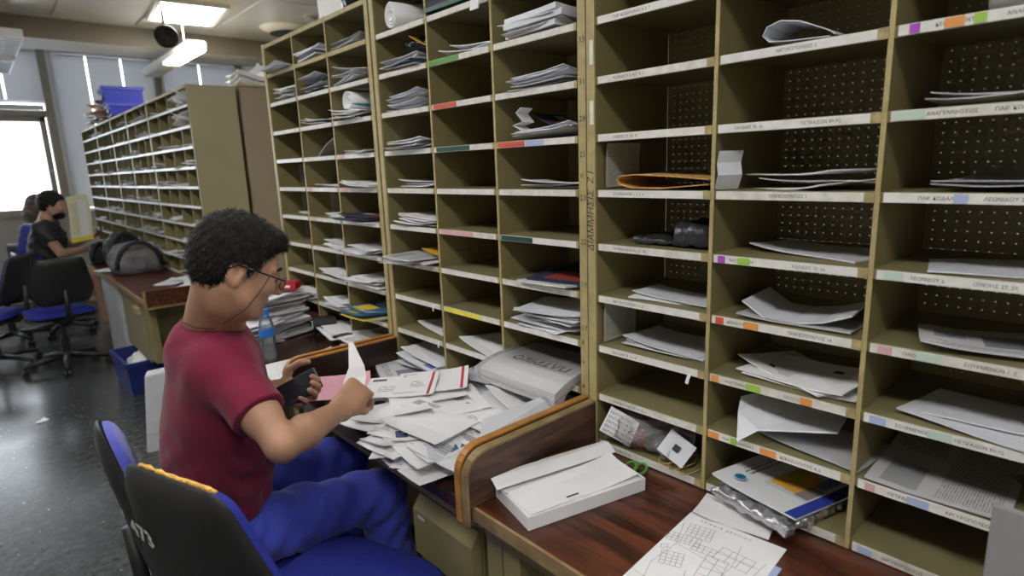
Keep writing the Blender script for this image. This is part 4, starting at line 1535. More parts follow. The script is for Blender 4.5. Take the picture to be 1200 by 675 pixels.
y0, y1, z0, z1 = cell('U2', 2, 9)
tt = thing('newspaper_bundle', 'plastic wrapped newspaper bundle with bold headline over the letter heap', 'newspaper', (.05, y0 + .17, z0))
nb = sheet_mesh('newspaper', .27, .25, .022, .004, -.02, 8, 6, 'paper', .004)
no = link('newspaper', nb, tt, (-.03, -.01, .006), (0, -.03, 1.57 + .12))
put('headline', text_mesh('ΠΑΤΡΙΚΟΣ', 'ink', .046, 0, .0012), no, Matrix.Translation((-.105, .0, .0235)))
put('headline', text_mesh('ΚΗΡΥΞ ΛΟΓΟΣ ΤΥΠΟΥ', 'ink_soft', .018), no, Matrix.Translation((-.12, -.06, .0235)))
fl = sheet_mesh('film', .285, .275, .029, .006, -.022, 8, 6, 'film', .004)
link('film', fl, tt, (-.033, -.01, .0030), (0, -.03, 1.57 + .12))
o = letter('letter', 'c5', 'paper', (-.10, 1.105, .835), 1.4, 'white envelope lying at the post end of the partition, beside the bundle', 'envelope', None, (.25, -.1))
y0, y1, z0, z1 = cell('U1', 1, 4)
o = ribbon([(.10, y1 - .06, z0 + .002), (.10, y1 - .15, z0 + .05), (.10, y0 + .04, z0 + .085)], (1, 0, 0), .12, .003).obj('leaning_leaflet', 'paper_grey', fix=True)
tag(o, 'grey leaflet leaning diagonally in the third unit', 'leaflet')
for (c, k) in ((0, 5), (0, 6), (0, 7), (0, 8), (1, 6), (1, 7), (1, 8)):
    y0, y1, z0, z1 = cell('U1', c, k)
    o = link('form_sheet', sheet_mesh('form_sheet', .17, .10, .0008, .001, .001, 4, 2, 'form_sheet'), None, (.19, y1 - .004, z0 + .055), (math.pi / 2, 0, 0))
    tag(o, 'faded sheet on the side wall, %s column, %s row up, third unit' % (COLN[c], ORD[k]), 'paper')
# things on top of the third unit
zt = zk(0) + .0135
s = SDF((.0, 1.99, zt - .02), (.30, 2.32, zt + .2), .006)
s.ell((.14, 2.17, zt + .05), (.12, .12, .07), None, 0)
s.ell((.15, 2.06, zt + .06), (.10, .06, .06), None, .03)
s.warp(lambda f, X, Y, Z: np.maximum(f + .007 * np.sin(X * 60 + Y * 40) * np.sin(Y * 70 + Z * 50), zt + .0005 - Z))
o = link('black_bag', s.mesh('black_bag', 'black_gloss'))
tag(o, 'black plastic bag on top of the third pigeonhole unit', 'bag')
o = ribbon([(.08, 2.40, zt + .001), (.08, 2.41, zt + .10), (.09, 2.43, zt + .24)], (.35, -1, 0), .13, .004).obj('white_board', 'paper', fix=True)
tag(o, 'white card standing on top of the third unit beside the black bag', 'card')
o = letter('brown_parcel', 'thick', 'khaki_edge', (.10, 2.03, zt + .10), 1.3, 'grey-brown packet on top of the black plastic bag', 'packet', None, (.1, .1))
o.location.z = zt + .125

# bundles on the brown cabinet and things on the far racks
for i in range(5):
    letter('paper_bundle', 'c4', 'paper', (.50 + .01 * (i % 2), 4.55 + .02 * ((i * 7) % 3), 2.076 + i * .018), .1 + .05 * ((i * 5) % 3), 'white paper bundle stacked on the brown steel cabinet', 'paper bundle', 'bundles on the brown cabinet')
for o in [q for q in bpy.data.objects if q.name.startswith('paper_bundle')]:
    o.scale = (.85, .8, 5.0)
ztf = zk(0) + .004


def crate(label, loc, rz, sx=.40, sy=.30, h=.16, mat='crate_blue', grp=None):
    t = thing('crate', label, 'crate', loc, rz, grp)
    tp, wl = .02, .012
    b = MB()
    # walls taper outwards
    def ring(s_, z, ins):
        return [(-sx / 2 * s_ + ins, -sy / 2 * s_ + ins, z), (sx / 2 * s_ - ins, -sy / 2 * s_ + ins, z), (sx / 2 * s_ - ins, sy / 2 * s_ - ins, z), (-sx / 2 * s_ + ins, sy / 2 * s_ - ins, z)]
    vs = ring(.92, 0, 0) + ring(1, h, 0) + ring(1, h, wl) + ring(.92, .01, wl)
    fs = [(3, 2, 1, 0)]
    for r in range(3):
        for q in range(4):
            fs.append((r * 4 + q, r * 4 + (q + 1) % 4, (r + 1) * 4 + (q + 1) % 4, (r + 1) * 4 + q))
    fs.append((12, 13, 14, 15))
    MB().add(vs, fs).obj('shell', mat, t)
    rm = MB()
    for (x0, x1, y0, y1) in ((-sx / 2 - .008, sx / 2 + .008, -sy / 2 - .008, -sy / 2), (-sx / 2 - .008, sx / 2 + .008, sy / 2, sy / 2 + .008),
                             (-sx / 2 - .008, -sx / 2, -sy / 2, sy / 2), (sx / 2, sx / 2 + .008, -sy / 2, sy / 2)):
        rm.box(x0, x1, y0, y1, h - .03, h)
    rm.obj('rim', mat, t)
    for q in (-1, 1):
        MB().box(-.05, .05, q * (sy / 2 + .001) - .003, q * (sy / 2 + .001) + .003, h * .3, h * .55).obj('paper_tag', 'paper_cool', t)
    rb = MB().box(-.005, .005, -.006, .006, .01, h - .03).mesh('rib', mat)
    for q in range(5):
        for e in (-1, 1):
            link('rib', rb, t, (-sx * .4 + q * sx * .2, e * sy * .475, 0))
    return t


crate('lower blue plastic crate on top of the distant racks', (.13, 6.98, ztf + .012), 1.5, .38, .27, .11)
crate('upper blue plastic crate stacked on top of another, distant racks', (.13, 7.02, ztf + .125), 1.5, .42, .33, .15)
for i in range(14):
    letter('paper_bundle', 'thick', rnd.choice(('kraft', 'paper_grey', 'paper_cool', 'leaflet', 'newsprint', 'mag_dark', 'khaki_edge')),
           (.14 + rnd.uniform(-.03, .03), 7.55 + rnd.uniform(-.1, .1) + .40 * (i % 3), ztf + .012 + .045 * (i // 3)), rnd.uniform(-.5, .5),
           'loose paper packet piled on the distant racks left of the blue crates', 'packet', 'packets on the far rack tops', (rnd.uniform(-.1, .1), rnd.uniform(-.1, .1)))
for i in range(3):
    letter('white_packet', 'c5', 'paper', (.06, 4.44 + .02 * i, zk(1) + .012 + .022 * i), .4 * i, 'crumpled white paper in the top holes by the end panel', 'paper', 'crumpled papers by the end panel', (.35 * (-1) ** i, .3))
    letter('white_packet', 'c5', 'paper', (.06, 4.44 + .02 * i, zk(2) + .012 + .022 * i), .4 * i, 'crumpled white paper in the top holes by the end panel', 'paper', 'crumpled papers by the end panel', (-.35 * (-1) ** i, .3))

# ------------------------------------------------------------------ nearest desk: carton of sheets, map, scissors
P0, P1, P2, P3 = [px(a, b, 2, .741) for a, b in ((565, 577), (627, 622), (760, 575), (698, 532))]
cx = (P0 + P1 + P2 + P3) / 4
ex = (P2 - P1).normalized()
ang = math.atan2(ex.y, ex.x)
Lx = .305
Ly = .185
tt = thing('paper_carton', 'low white carton lid filled with loose white sheets on the nearest desk', 'carton', (cx.x, cx.y, .7405), ang)
b = MB().box(-Lx / 2, Lx / 2, -Ly / 2, Ly / 2, 0, .003)
b.box(-Lx / 2, Lx / 2, -Ly / 2, -Ly / 2 + .002, .003, .030).box(-Lx / 2, Lx / 2, Ly / 2 - .002, Ly / 2, .003, .030)
b.box(-Lx / 2, -Lx / 2 + .002, -Ly / 2 + .002, Ly / 2 - .002, .003, .030).box(Lx / 2 - .002, Lx / 2, -Ly / 2 + .002, Ly / 2 - .002, .003, .030)
b.obj('tray', 'paper', tt)
MB().box(-Lx / 2 + .004, Lx / 2 - .004, -Ly / 2 + .004, .015, .003, .0265).obj('sheet_stack', 'grid_paper', tt, bevel=.001)
MB().box(-Lx / 2 + .006, Lx / 2 - .03, .018, Ly / 2 - .02, .003, .0285).obj('sheet_stack', 'grid_paper', tt, bevel=.001)
link('top_sheet', sheet_mesh('top_sheet', .29, .10, .0008, .008, .006, 8, 4, 'paper', .002), tt, (0, -.03, .0275), (0, 0, .04))
fold = MB()
pp = [(0.0, .090), (.002, .045), (-.015, .052), (-.03, .040), (-.034, .034)]
fo = ribbon([(0, .082 - .0, .032), (0, .078, .046), (0, .06, .050), (0, .045, .044), (0, .03, .036)], (1, .02, 0), .33, .0012)
fo.obj('folded_flap', 'paper', tt, fix=True)
MB().box(-Lx / 2, Lx / 2 - .02, Ly / 2 + .0005, Ly / 2 + .003, .002, .038).obj('card_back', 'kraft', tt)
MB().box(-.05, -.02, -Ly / 2 + .012, -Ly / 2 + .016, .0375, .0385).obj('pencil_mark', 'ink', tt)

Q0, Q1, Q2 = [px(a, b, 2, .741) for a, b in ((690, 666), (810, 600), (922, 644))]
ex = (Q2 - Q1)
ey = (Q1 - Q0)
mw, mh = ex.length, ey.length
exn = ex.normalized()
eyn = Vector((0, 0, 1)).cross(exn)
cm = Q1 + ex / 2 - eyn * mh / 2
tt = thing('street_map', 'white sheet with a hand-drawn street map on the nearest desk', 'map', (cm.x, cm.y, .7402), math.atan2(exn.y, exn.x))
MB().box(-mw / 2, mw / 2, -mh / 2, mh / 2, 0, .0012).obj('sheet', 'paper', tt)
MB().box(-mw / 2 + .05, mw / 2 + .012, -mh / 2 - .012, mh / 2 - .06, -.0003, -.0001).obj('blue_under_sheet', 'hl_blue', tt)
ink = MB()


def stroke(pts, w_=.0007):
    for a, b in zip(pts[:-1], pts[1:]):
        a, b = Vector(a), Vector(b)
        d = (b - a).normalized()
        n2 = Vector((-d.y, d.x)) * w_ / 2
        z = .00135
        ink.add([(a.x + n2.x, a.y + n2.y, z), (a.x - n2.x, a.y - n2.y, z), (b.x - n2.x, b.y - n2.y, z), (b.x + n2.x, b.y + n2.y, z)], [(0, 1, 2, 3)])


r2 = random.Random(3)


def blockgrid(cx_, cy_, nx, ny, s_, a):
    ca, sa = math.cos(a), math.sin(a)
    def T(u, v):
        return (cx_ + u * ca - v * sa, cy_ + u * sa + v * ca)
    for i in range(nx + 1):
        stroke([T((i - nx / 2) * s_, -ny / 2 * s_), T((i - nx / 2) * s_ + r2.uniform(-.002, .002), ny / 2 * s_)], .0009)
    for j in range(ny + 1):
        stroke([T(-nx / 2 * s_, (j - ny / 2) * s_), T(nx / 2 * s_, (j - ny / 2) * s_ + r2.uniform(-.002, .002))], .0009)


hw, hh = mw / 2, mh / 2
blockgrid(-.050, hh * .62, 5, 4, .010, .15)
blockgrid(-.065, hh * .34, 7, 3, .009, .18)
blockgrid(-.02, hh * .30, 4, 2, .011, .05)
blockgrid(.035, hh * .36, 3, 2, .022, -.05)
blockgrid(-.055, -hh * .12, 4, 4, .010, .3)
blockgrid(.015, -hh * .02, 2, 4, .020, .1)
blockgrid(-.085, hh * .05, 1, 1, .012, .6)
for ln in ([(-.09, .10), (-.07, .03), (-.08, -.05), (-.06, -.13)], [(-.07, .03), (0, .02), (.06, -.01), (.095, -.03)], [(.03, .10), (.04, .03), (.03, -.06), (.05, -.13)],
           [(.085, .08), (.075, 0), (.09, -.07)], [(-.02, -.03), (.0, -.09), (-.01, -.13)], [(-.09, -.09), (-.03, -.10), (.04, -.09), (.09, -.11)], [(0, .06), (.08, .055)]):
    stroke(ln, .0008)
ink.obj('street_lines', 'ink_soft', tt)
put('lettering', text_mesh('Σ Ε Ι Ρ Α Ι Α   Δ Ε Λ Τ Ι Ο Υ', 'ink', .0085), tt, Matrix.Translation((-hw + .03, hh - .020, .00135)))

# scissors with green handles beside the carton
sc = px(745, 550, 2, .743)
tt = thing('scissors', 'scissors with green loop handles lying beside the white carton', 'scissors', (sc.x, sc.y, .7405), .4)
for e in (-1, 1):
    pts = [(.022 * math.cos(a) * 1.25, e * .012 + .013 * math.sin(a), .006) for a in [i * math.pi / 10 for i in range(21)]]
    MB().tube(pts, .0035, 8).obj('handle', 'green_bright', tt, smooth=True)
    MB().prism([(-.025, e * .004), (-.10, -e * .002), (-.10, -e * .004), (-.025, -e * .004)], lambda u, v, w_: (u, v, w_), .003 + e * .001, .0045 + e * .001).obj('blade', 'chrome', tt, fix=True)

# grey board standing at the right end
tt = thing('grey_board', 'plain grey metal board standing at the right end of the nearest desk', 'board', (-.13, -.03, .74))
wpart(MB().box(-.135, -.125, -.2, .119, .7405, .985), 'plate', 'grey_panel', tt, bevel=.002)
wpart(MB().box(-.135, .0, -.2, -.19, .7405, .80), 'foot', 'grey_panel', tt)

# ------------------------------------------------------------------ heap of letters on the middle desk
zmap = np.full((60, 90), .7405)


def heap(n, cx_, cy_, sx, sy, kinds, mats, label, grp, zcap=.802, yawc=None):
    for i in range(n):
        for tries in range(40):
            u, v = rnd.gauss(0, .55), rnd.gauss(0, .55)
            if u * u + v * v > 1.2:
                continue
            X, Y = cx_ + u * sx, cy_ + v * sy
            X = min(max(X, -.36), -.02)
            Y = max(Y, 1.115)
            a, b = int((X + .45) / .01), int((Y - .98) / .012)
            r = 4
            sl = (slice(max(a - r, 0), a + r), slice(max(b - r, 0), b + r))
            z = float(zmap[sl].max()) if zmap[sl].size else .7405
            if z < (zcap if Y > 1.2 else zcap - .012):
                break
        else:
            continue
        kd = rnd.choice(kinds)
        yaw = (yawc if yawc is not None else rnd.uniform(0, 6.28)) + rnd.uniform(-.5, .5)
        tl = (rnd.uniform(-.05, .05), rnd.uniform(-.05, .05))
        letter(KNAME[kd], kd, rnd.choice(mats), (X, Y, z + .002), yaw, label, 'letter', grp, tl)
        zmap[sl] = z + THK[kd] + .0016
        sl2 = (slice(max(a - 7, 0), a + 7), slice(max(b - 7, 0), b + 7))
        zmap[sl2] = np.maximum(zmap[sl2], z + .001)


HM = ['env_window', 'env_window', 'env_stamp', 'env_logo', 'paper', 'paper', 'paper', 'env_blue']
heap(38, -.30, 1.27, .13, .20, ('dl', 'dl2', 'c5'), HM, 'white letter in the loose heap on the desk under the man\'s hand', 'letters in the desk heap')
heap(46, -.15, 1.22, .15, .22, ('dl', 'dl2', 'c5', 'dl'), HM, 'white letter in the loose heap on the desk under the man\'s hand', 'letters in the desk heap')
heap(10, -.10, 1.62, .12, .10, ('c5', 'dl'), HM, 'white letter lying on the desk below the two dividers', 'letters beside the desk heap')
for i, (X, Y, yw, mt, lb) in enumerate(((px(470, 452, 2, .815).x, px(470, 452, 2, .815).y, -.75, 'env_red', 'white envelope with a red edge stripe, nearer the hand'), (px(507, 446, 2, .82).x, px(507, 446, 2, .82).y, -.70, 'env_red', 'white envelope with a red edge stripe, nearer the shelf'))):
    letter('striped_envelope', 'c5', mt, (X, Y, float(zmap[int((X + .45) / .01) - 6:int((X + .45) / .01) + 6, int((Y - .98) / .012) - 6:int((Y - .98) / .012) + 6].max()) + .006 + .006 * i), yw, lb, 'envelope', None, (.03, -.03))
pk = px(392, 455, 2, .80)
letter('pink_slip', 'c5', 'pink', (pk.x, pk.y, .80), -.5, 'pink paper slip behind the raised hand', 'paper', None, (.12, .05))
# big envelope leaning on the partition
lp = MB()
q = [px(561, 517, 1, 1.003), px(653, 489, 1, 1.003), px(668, 453, 1, 1.055), px(566, 492, 1, 1.055)]
nrm = (q[1] - q[0]).cross(q[3] - q[0]).normalized() * .003
lp.add(q + [v + nrm for v in q], [(3, 2, 1, 0), (4, 5, 6, 7), (0, 1, 5, 4), (1, 2, 6, 5), (2, 3, 7, 6), (3, 0, 4, 7)])
o = lp.obj('large_envelope', 'paper_cool', fix=True)
tag(o, 'large grey-white window envelope leaning along the yellow-edged partition', 'envelope')
ctr = (q[0] + q[1] + q[2] + q[3]) / 4
mm = frame((q[1] - q[0]).normalized(), nrm.normalized().cross((q[1] - q[0]).normalized()), nrm.normalized(), ctr + nrm * 1.05 + (q[0] - q[1]) * .12 - Vector((0, .012, .008)))
win = MB().obox(mm, .10, .025, .0008).obj('address_window', 'paper_grey', o)
# dark pouch and bundle edge by the hand
pkq = px(358, 478, 2, .76)
s = SDF((-.60, 1.35, .73), (-.25, 1.80, .82), .006)
s.rbox((-.345, 1.62, .7665), (.06, .10, .021), .014, None, 0)
s.warp(lambda f, X, Y, Z: f + .004 * np.sin(X * 60 + Y * 50) * np.sin(Y * 60))
o = link('black_pouch', s.mesh('black_pouch', 'black_gloss'))
tag(o, 'black pouch on the desk behind the phone', 'pouch')
o = letter('letter', 'thick', 'leaflet', (-.05, 1.80, .7415), 1.2, 'flat magazine bundle beside the far partition of the middle desk', 'magazine')

# ------------------------------------------------------------------ third desk: bottle, magazine stack, papers
bo = px(317, 424, 2, .7395)
bz = .7405
tt = thing('water_bottle', 'clear plastic water bottle with blue cap on the third desk', 'bottle', (bo.x, bo.y, bz))
sc_ = .225 / .215
MB().lathe([(.024, 0), (.029, .004), (.030, .02), (.0285, .045), (.026, .065), (.028, .09), (.0295, .11), (.0295, .135), (.0275, .155), (.021, .178), (.0145, .19), (.013, .20)], n=24).obj('body', 'bottle_plastic', tt, smooth=True)
MB().lathe([(.022, .002), (.027, .006), (.0278, .02), (.0265, .045), (.024, .065), (.026, .09), (.0262, .095)], n=24).obj('water', 'bottle_plastic', tt, smooth=True)
MB().lathe([(.0302, .108), (.0303, .11), (.0303, .134), (.0302, .136)], n=24).obj('label_band', 'cap_blue', tt, smooth=True)
MB().lathe([(.0165, .192), (.017, .194), (.017, .214), (.0155, .217)], n=20).obj('cap', 'cap_blue', tt)
ms = px(330, 402, 2, .74)
for i in range(22):
    mt = rnd.choice(('paper_cool', 'paper_grey', 'leaflet', 'paper', 'newsprint', 'env_window'))
    letter('magazine', 'mag', mt, (-.17 + rnd.uniform(-.018, .018), 2.76 + rnd.uniform(-.03, .03), .7405 + i * .0092), rnd.uniform(-.35, .25) + .35,
           'magazine in the tall stack on the third desk behind the bottle', 'magazine', 'magazines stacked behind the bottle', (rnd.uniform(-.03, .03), rnd.uniform(-.03, .03)))
for i in range(9):
    letter('magazine', 'c5', rnd.choice(('paper', 'paper_cool', 'leaflet')), (-.30 + rnd.uniform(-.012, .012), 2.66 + rnd.uniform(-.012, .012), .7405 + i * .0115), rnd.uniform(-.2, .2) + .4,
           'white envelope in the lower pile left of the tall magazine stack', 'letter', 'envelopes left of the magazine stack', (rnd.uniform(-.05, .05), rnd.uniform(-.05, .05)))
tt = thing('carton', 'green and red carton box on top of the magazine stack', 'box', (-.125, 2.72, .955), -.75)
MB().box(-.085, .0, -.035, .035, .0, .034).obj('green_part', 'green', tt, bevel=.002)
MB().box(.001, .075, -.035, .035, .0, .034).obj('red_part', 'red', tt, bevel=.002)
MB().box(-.03, .05, -.036, -.0355, .010, .022).obj('white_panel', 'paper', tt)
o = ribbon([(-.225, 2.74, .956), (-.21, 2.76, .976), (-.19, 2.78, .996)], (1, -.6, 0), .035, .002).obj('white_card', 'paper', fix=True)
tag(o, 'small white folded card leaning on the green and red carton', 'card')
s = SDF((-.06, 2.66, .735), (.06, 2.96, .88), .006)
s.cap((.0, 2.83, .785), (.0, 2.74, .785), .044, .044, 0)
s.warp(lambda f, X, Y, Z: f + .004 * np.sin(Z * 120) * np.sin(X * 90))
o = letter('paper_sheet', 'a4', 'paper', (-.27, 2.20, .7405), -.10, 'white sheets spread on the third desk beside the bottle', 'paper', 'sheets beside the bottle')
o = letter('paper_sheet', 'a4', 'paper', (-.15, 2.13, .7430), -.22, 'white sheets spread on the third desk beside the bottle', 'paper', 'sheets beside the bottle')
o = letter('paper_sheet', 'a4', 'paper', (-.22, 2.15, .7455), .02, 'white sheets spread on the third desk beside the bottle', 'paper', 'sheets beside the bottle')
tt = thing('strap_roll', 'dark rolled strap with white end behind the magazine stack', 'roll', (-.03, 2.56, .74))
rl = MB().tube([(-.05, 2.60, .785), (.045, 2.56, .785)], .040, 20)
wpart(rl, 'strap', 'black_soft', tt)
wpart(MB().tube([(-.053, 2.601, .785), (-.0505, 2.60, .785)], .022, 16), 'white_end', 'paper', tt)


# ------------------------------------------------------------------ office chairs
def rounded_outline(pts, n=6):
    """pts: (u,v,radius) convex polygon -> rounded outline"""
    out = []
    N = len(pts)
    for i in range(N):
        p = Vector(pts[i][:2])
        a = Vector(pts[i - 1][:2])
        b = Vector(pts[(i + 1) % N][:2])
        r = pts[i][2]
        d1, d2 = (a - p).normalized(), (b - p).normalized()
        half = math.acos(max(-1, min(1, d1.dot(d2)))) / 2
        tl = min(r / math.tan(half), .48 * (a - p).length, .48 * (b - p).length)
        s0, s1 = p + d1 * tl, p + d2 * tl
        for k_ in range(n + 1):
            t_ = k_ / n
            q_ = s0 * (1 - t_) ** 2 + p * 2 * t_ * (1 - t_) + s1 * t_ ** 2
            out.append((q_.x, q_.y))
    return out


def office_chair(label, loc, rz, seat_z=.47, back_top=.93, cushion='blue_fabric', back_in=None, wt=.135, wb=.235, torn=False, writing=None, bz0=.53, rt=.06):
    t = thing('office_chair', label, 'chair', loc, rz, 'office chairs')
    hgt = back_top - bz0
    ol = rounded_outline([(-wb * .82, 0, .07), (wb * .82, 0, .07), (wb, hgt * .28, .12), (wt, hgt, rt), (-wt, hgt, rt), (-wb, hgt * .28, .12)])
    tilt = math.radians(10)
    # backrest frame: u -> local -y..., v -> up, normal -> +x (front)
    X_ = Vector((0, 1, 0))
    Y_ = Vector((-math.sin(tilt), 0, math.cos(tilt)))
    Z_ = X_.cross(Y_)
    bx = -.235
    fr = frame(X_, Y_, Z_, (bx, 0, bz0))
    bend = lambda u, v: .5 * u * u + .02 * math.sin(v / hgt * math.pi) * 0
    MB().pillow(ol, .004, .026, cx=0, cy=hgt * .45, bend=bend, mat=fr, p=6).obj('back_shell', 'black_plastic', t, smooth=True)
    ol2 = [(u * .955, hgt * .5 + (v - hgt * .5) * .955) for u, v in ol]
    fr2 = fr @ Matrix.Translation((0, 0, .006))
    cu = MB().pillow(ol2, .034, .002, cx=0, cy=hgt * .45, bend=bend, mat=fr2, p=6).obj('back_cushion', back_in or cushion, t, smooth=True)
    if torn:
        tp = []
        for i in range(13):
            u = -wt * .80 + i * wt * 1.60 / 12
            tp.append(fr @ Vector((u, hgt - .006 - .018 * (abs(u) / wt) ** 4, .012 + bend(u, 0))))
        MB().tube(tp, [.002 + .0035 * abs(math.sin(i * 1.7 + .4)) for i in range(13)], 7).obj('torn_foam', 'foam', cu, smooth=True)
    so = rounded_outline([(-.21, -.215, .10), (.23, -.20, .12), (.23, .20, .12), (-.21, .215, .10)])
    MB().pillow(so, .045, .004, bend=lambda u, v: -.35 * max(0, u - .12) ** 2 * 3, mat=Matrix.Translation((.02, 0, seat_z - .045)), p=6).obj('seat_cushion', cushion, t, smooth=True)
    MB().pillow(so, .004, .035, mat=Matrix.Translation((.02, 0, seat_z - .05)), p=6).obj('seat_shell', 'black_plastic', t, smooth=True)
    MB().tube([(-.05, 0, seat_z - .09), (-.20, 0, seat_z - .085), (-.272, 0, seat_z - .02), (-.285, 0, bz0 + .12)], [.022, .022, .02, .016], 10).obj('back_bracket', 'black_plastic', t, smooth=True)
    MB().box(-.10, .10, -.07, .07, seat_z - .12, seat_z - .085).obj('seat_plate', 'black_plastic', t, bevel=.008)
    MB().tube([(.02, -.06, seat_z - .10), (.02, -.20, seat_z - .105), (.02, -.25, seat_z - .10)], .007, 8).obj('lever', 'black_plastic', t, smooth=True)
    MB().lathe([(.03, .10), (.03, .24), (.022, .245), (.022, seat_z - .11)], n=16).obj('gas_column', 'black_plastic', t)
    MB().lathe([(.04, .075), (.045, .08), (.045, .115), (.035, .13)], n=20).obj('hub', 'black_plastic', t)
    arm = None
    for i in range(5):
        a = i * 2 * math.pi / 5 + .35
        ca, sa = math.cos(a), math.sin(a)
        ar = MB().tube([(ca * .03, sa * .03, .10), (ca * .16, sa * .16, .092), (ca * .29, sa * .29, .068)], [.026, .021, .016], 8).obj('base_arm', 'black_plastic', t, smooth=True)
        cs = MB()
        for e in (-1, 1):
            c0 = Vector((ca * .285 - sa * .014 * e, sa * .285 + ca * .014 * e, .026))
            d = Vector((-sa, ca, 0)) * .008
            cs.tube([c0 - d, c0 + d], .0255, 14)
        cs.tube([(ca * .285, sa * .285, .026), (ca * .285, sa * .285, .07)], .008, 8)
        cs.obj('caster', 'black_plastic', t)
    if writing:
        fb = frame(-X_, Y_, -Z_, (bx, 0, bz0))
        for (s_, u, v, sz) in writing:
            for i_, ch_ in enumerate(s_):
                uc = u + i_ * sz * .52 + sz * .25
                vc = v - i_ * sz * .07
                put('handwriting', text_mesh(ch_, 'strip_white', sz, -.1, .002), t,
                    fb @ Matrix.Translation((uc - sz * .25, vc, .0285 - bend(uc, vc))) @ Matrix.Rotation(-.12, 4, 'Z') @ Matrix.Rotation(uc * 1.0, 4, 'Y'))
    return t


chairB = office_chair('empty black-backed chair with blue seat and white handwritten 473, nearest camera', (-.675, 1.19, 0), math.radians(19), seat_z=.53, back_top=.985, torn=True,
                      writing=[("'473", -.168, .275, .052)], bz0=.57)
chairA = office_chair('office chair with bright blue back cushion under the man in maroon', (-.685, 1.645, 0), math.radians(-4), seat_z=.45, back_top=.91, back_in='blue_bright', bz0=.50, wt=.10, wb=.20, rt=.12)

fc = office_chair('empty black-backed chair with blue seat in the distant aisle', (-.74, 5.85, 0), math.radians(98), seat_z=.50, back_top=.92, wt=.15, wb=.205, bz0=.55)
office_chair('dark blue chair at the left edge beyond the distant empty chair', (-1.02, 7.15, 0), math.radians(200), seat_z=.5, back_top=1.10, wt=.17, wb=.25, bz0=.56)
office_chair('black chair half hidden at the left edge of the aisle', (-1.16, 6.25, 0), math.radians(150), seat_z=.48, back_top=.92, wt=.15, wb=.23, bz0=.55)
office_chair('dark chair under the man in the black t-shirt', (-.62, 7.25, 0), math.radians(5), seat_z=.46, back_top=.84, wt=.15, wb=.23, bz0=.53)


# ------------------------------------------------------------------ people
def V3(*a):
    return np.array(a, float)


def hand(s, wrist, d, n, thumb_side, curls, spread=.012, scale=1.0, kk=.006, thumb=None):
    """wrist point, direction d of the hand, n = palm normal (points out of the palm); thumb_side = +1/-1 along cross(d,n)"""
    d = Vector(d).normalized()
    n = (Vector(n) - d * Vector(n).dot(d)).normalized()
    sd = d.cross(n).normalized() * thumb_side
    wv = Vector(wrist)
    sc = scale
    # palm
    for off in (-.026, -.009, .009, .026):
        a = wv + sd * (off * .55 * sc)
        b = wv + d * (.085 * sc) + sd * (off * sc)
        s.cap(a, b, .017 * sc, .0125 * sc, .012)
    s.cap(wv + d * .03 * sc + sd * .024 * sc, wv + d * .06 * sc + sd * .026 * sc, .016 * sc, .012 * sc, .012)
    lens = [(.040, .026, .020), (.045, .030, .022), (.042, .028, .021), (.032, .021, .018)]
    for i in range(4):
        off = (.028 - i * .0187) * sc
        base = wv + d * (.083 + (-.006 if i in (0,) else 0) - (.008 if i == 3 else 0)) * sc + sd * off
        ang = 0.0
        p = base
        dirv = (d + sd * (off / .03 * spread * 8)).normalized()
        r = (.0098, .0095, .0092, .0083)[i] * sc
        c = curls[i]
        for j, L in enumerate(lens[i]):
            ang += c[j]
            v = (dirv * math.cos(ang) + n * math.sin(ang))
            q = p + v * (L * sc)
            s.cap(p, q, r, r * .92, .003)
            p = q
            r *= .92
    tb = wv + d * .022 * sc + sd * .026 * sc
    if thumb is None:
        thumb = [(.6, .8, .2), (.85, .35, .3), (.95, .0, .35)]
    p = tb
    r = .0125 * sc
    for (cd_, cs_, cn_), L in zip(thumb, (.040, .032, .026)):
        v = (d * cd_ + sd * cs_ + n * cn_).normalized()
        q = p + v * (L * sc)
        s.cap(p, q, r, r * .86, .006)
        p = q
        r *= .86
    return wv


def head(s, C, Fd, Ud, sc=1.0, k=.012, ears=True):
    """head at C (centre of the skull), Fd forward, Ud up"""
    Fd = Vector(Fd).normalized()
    Ud = (Vector(Ud) - Fd * Vector(Ud).dot(Fd)).normalized()
    Rt = Fd.cross(Ud)
    R = [list(Fd), list(Rt), list(Ud)]
    C = Vector(C)

    def P(x, y, z):
        return C + (Fd * x + Rt * y + Ud * z) * sc

    def E(x, y, z, a, b, c, kk=k, sub=False):
        s.ell(P(x, y, z), (a * sc, b * sc, c * sc), R, kk, sub)
    E(-.012, 0, .028, .096, .075, .092)
    E(.030, 0, -.020, .066, .066, .088, .02)
    E(.028, 0, -.070, .055, .056, .048, .02)
    s.cap(P(.040, 0, -.098), P(.074, 0, -.097), .028 * sc, .021 * sc, .016)
    for e in (-1, 1):
        s.cap(P(-.005, e * .055, -.055), P(.055, e * .026, -.098), .018 * sc, .016 * sc, .02)   # jaw line
        E(.070, e * .038, -.028, .020, .022, .020, .016)           # cheek
        s.cap(P(.084, e * .012, .014), P(.074, e * .045, .016), .009 * sc, .008 * sc, .010)  # brow
        E(.094, e * .031, -.004, .012, .016, .010, .01, True)      # socket
        E(.079, e * .031, -.005, .0125, .0125, .0125, .001)        # eyeball
        E(.086, e * .031, .001, .006, .015, .0045, .003)            # lid
        if ears:
            E(-.012, e * .074, -.012, .021, .009, .032, .004)
            E(-.008, e * .081, -.008, .011, .006, .019, .001, True)
            E(-.006, e * .073, -.038, .011, .008, .011, .004)
    s.cap(P(.090, 0, .006), P(.112, 0, -.032), .0075 * sc, .0115 * sc, .008)
    for e in (-1, 1):
        E(.098, e * .011, -.036, .010, .008, .008, .005)
    E(.086, 0, -.062, .012, .024, .0055, .005)
    E(.084, 0, -.074, .011, .021, .0065, .005)
    return P, R


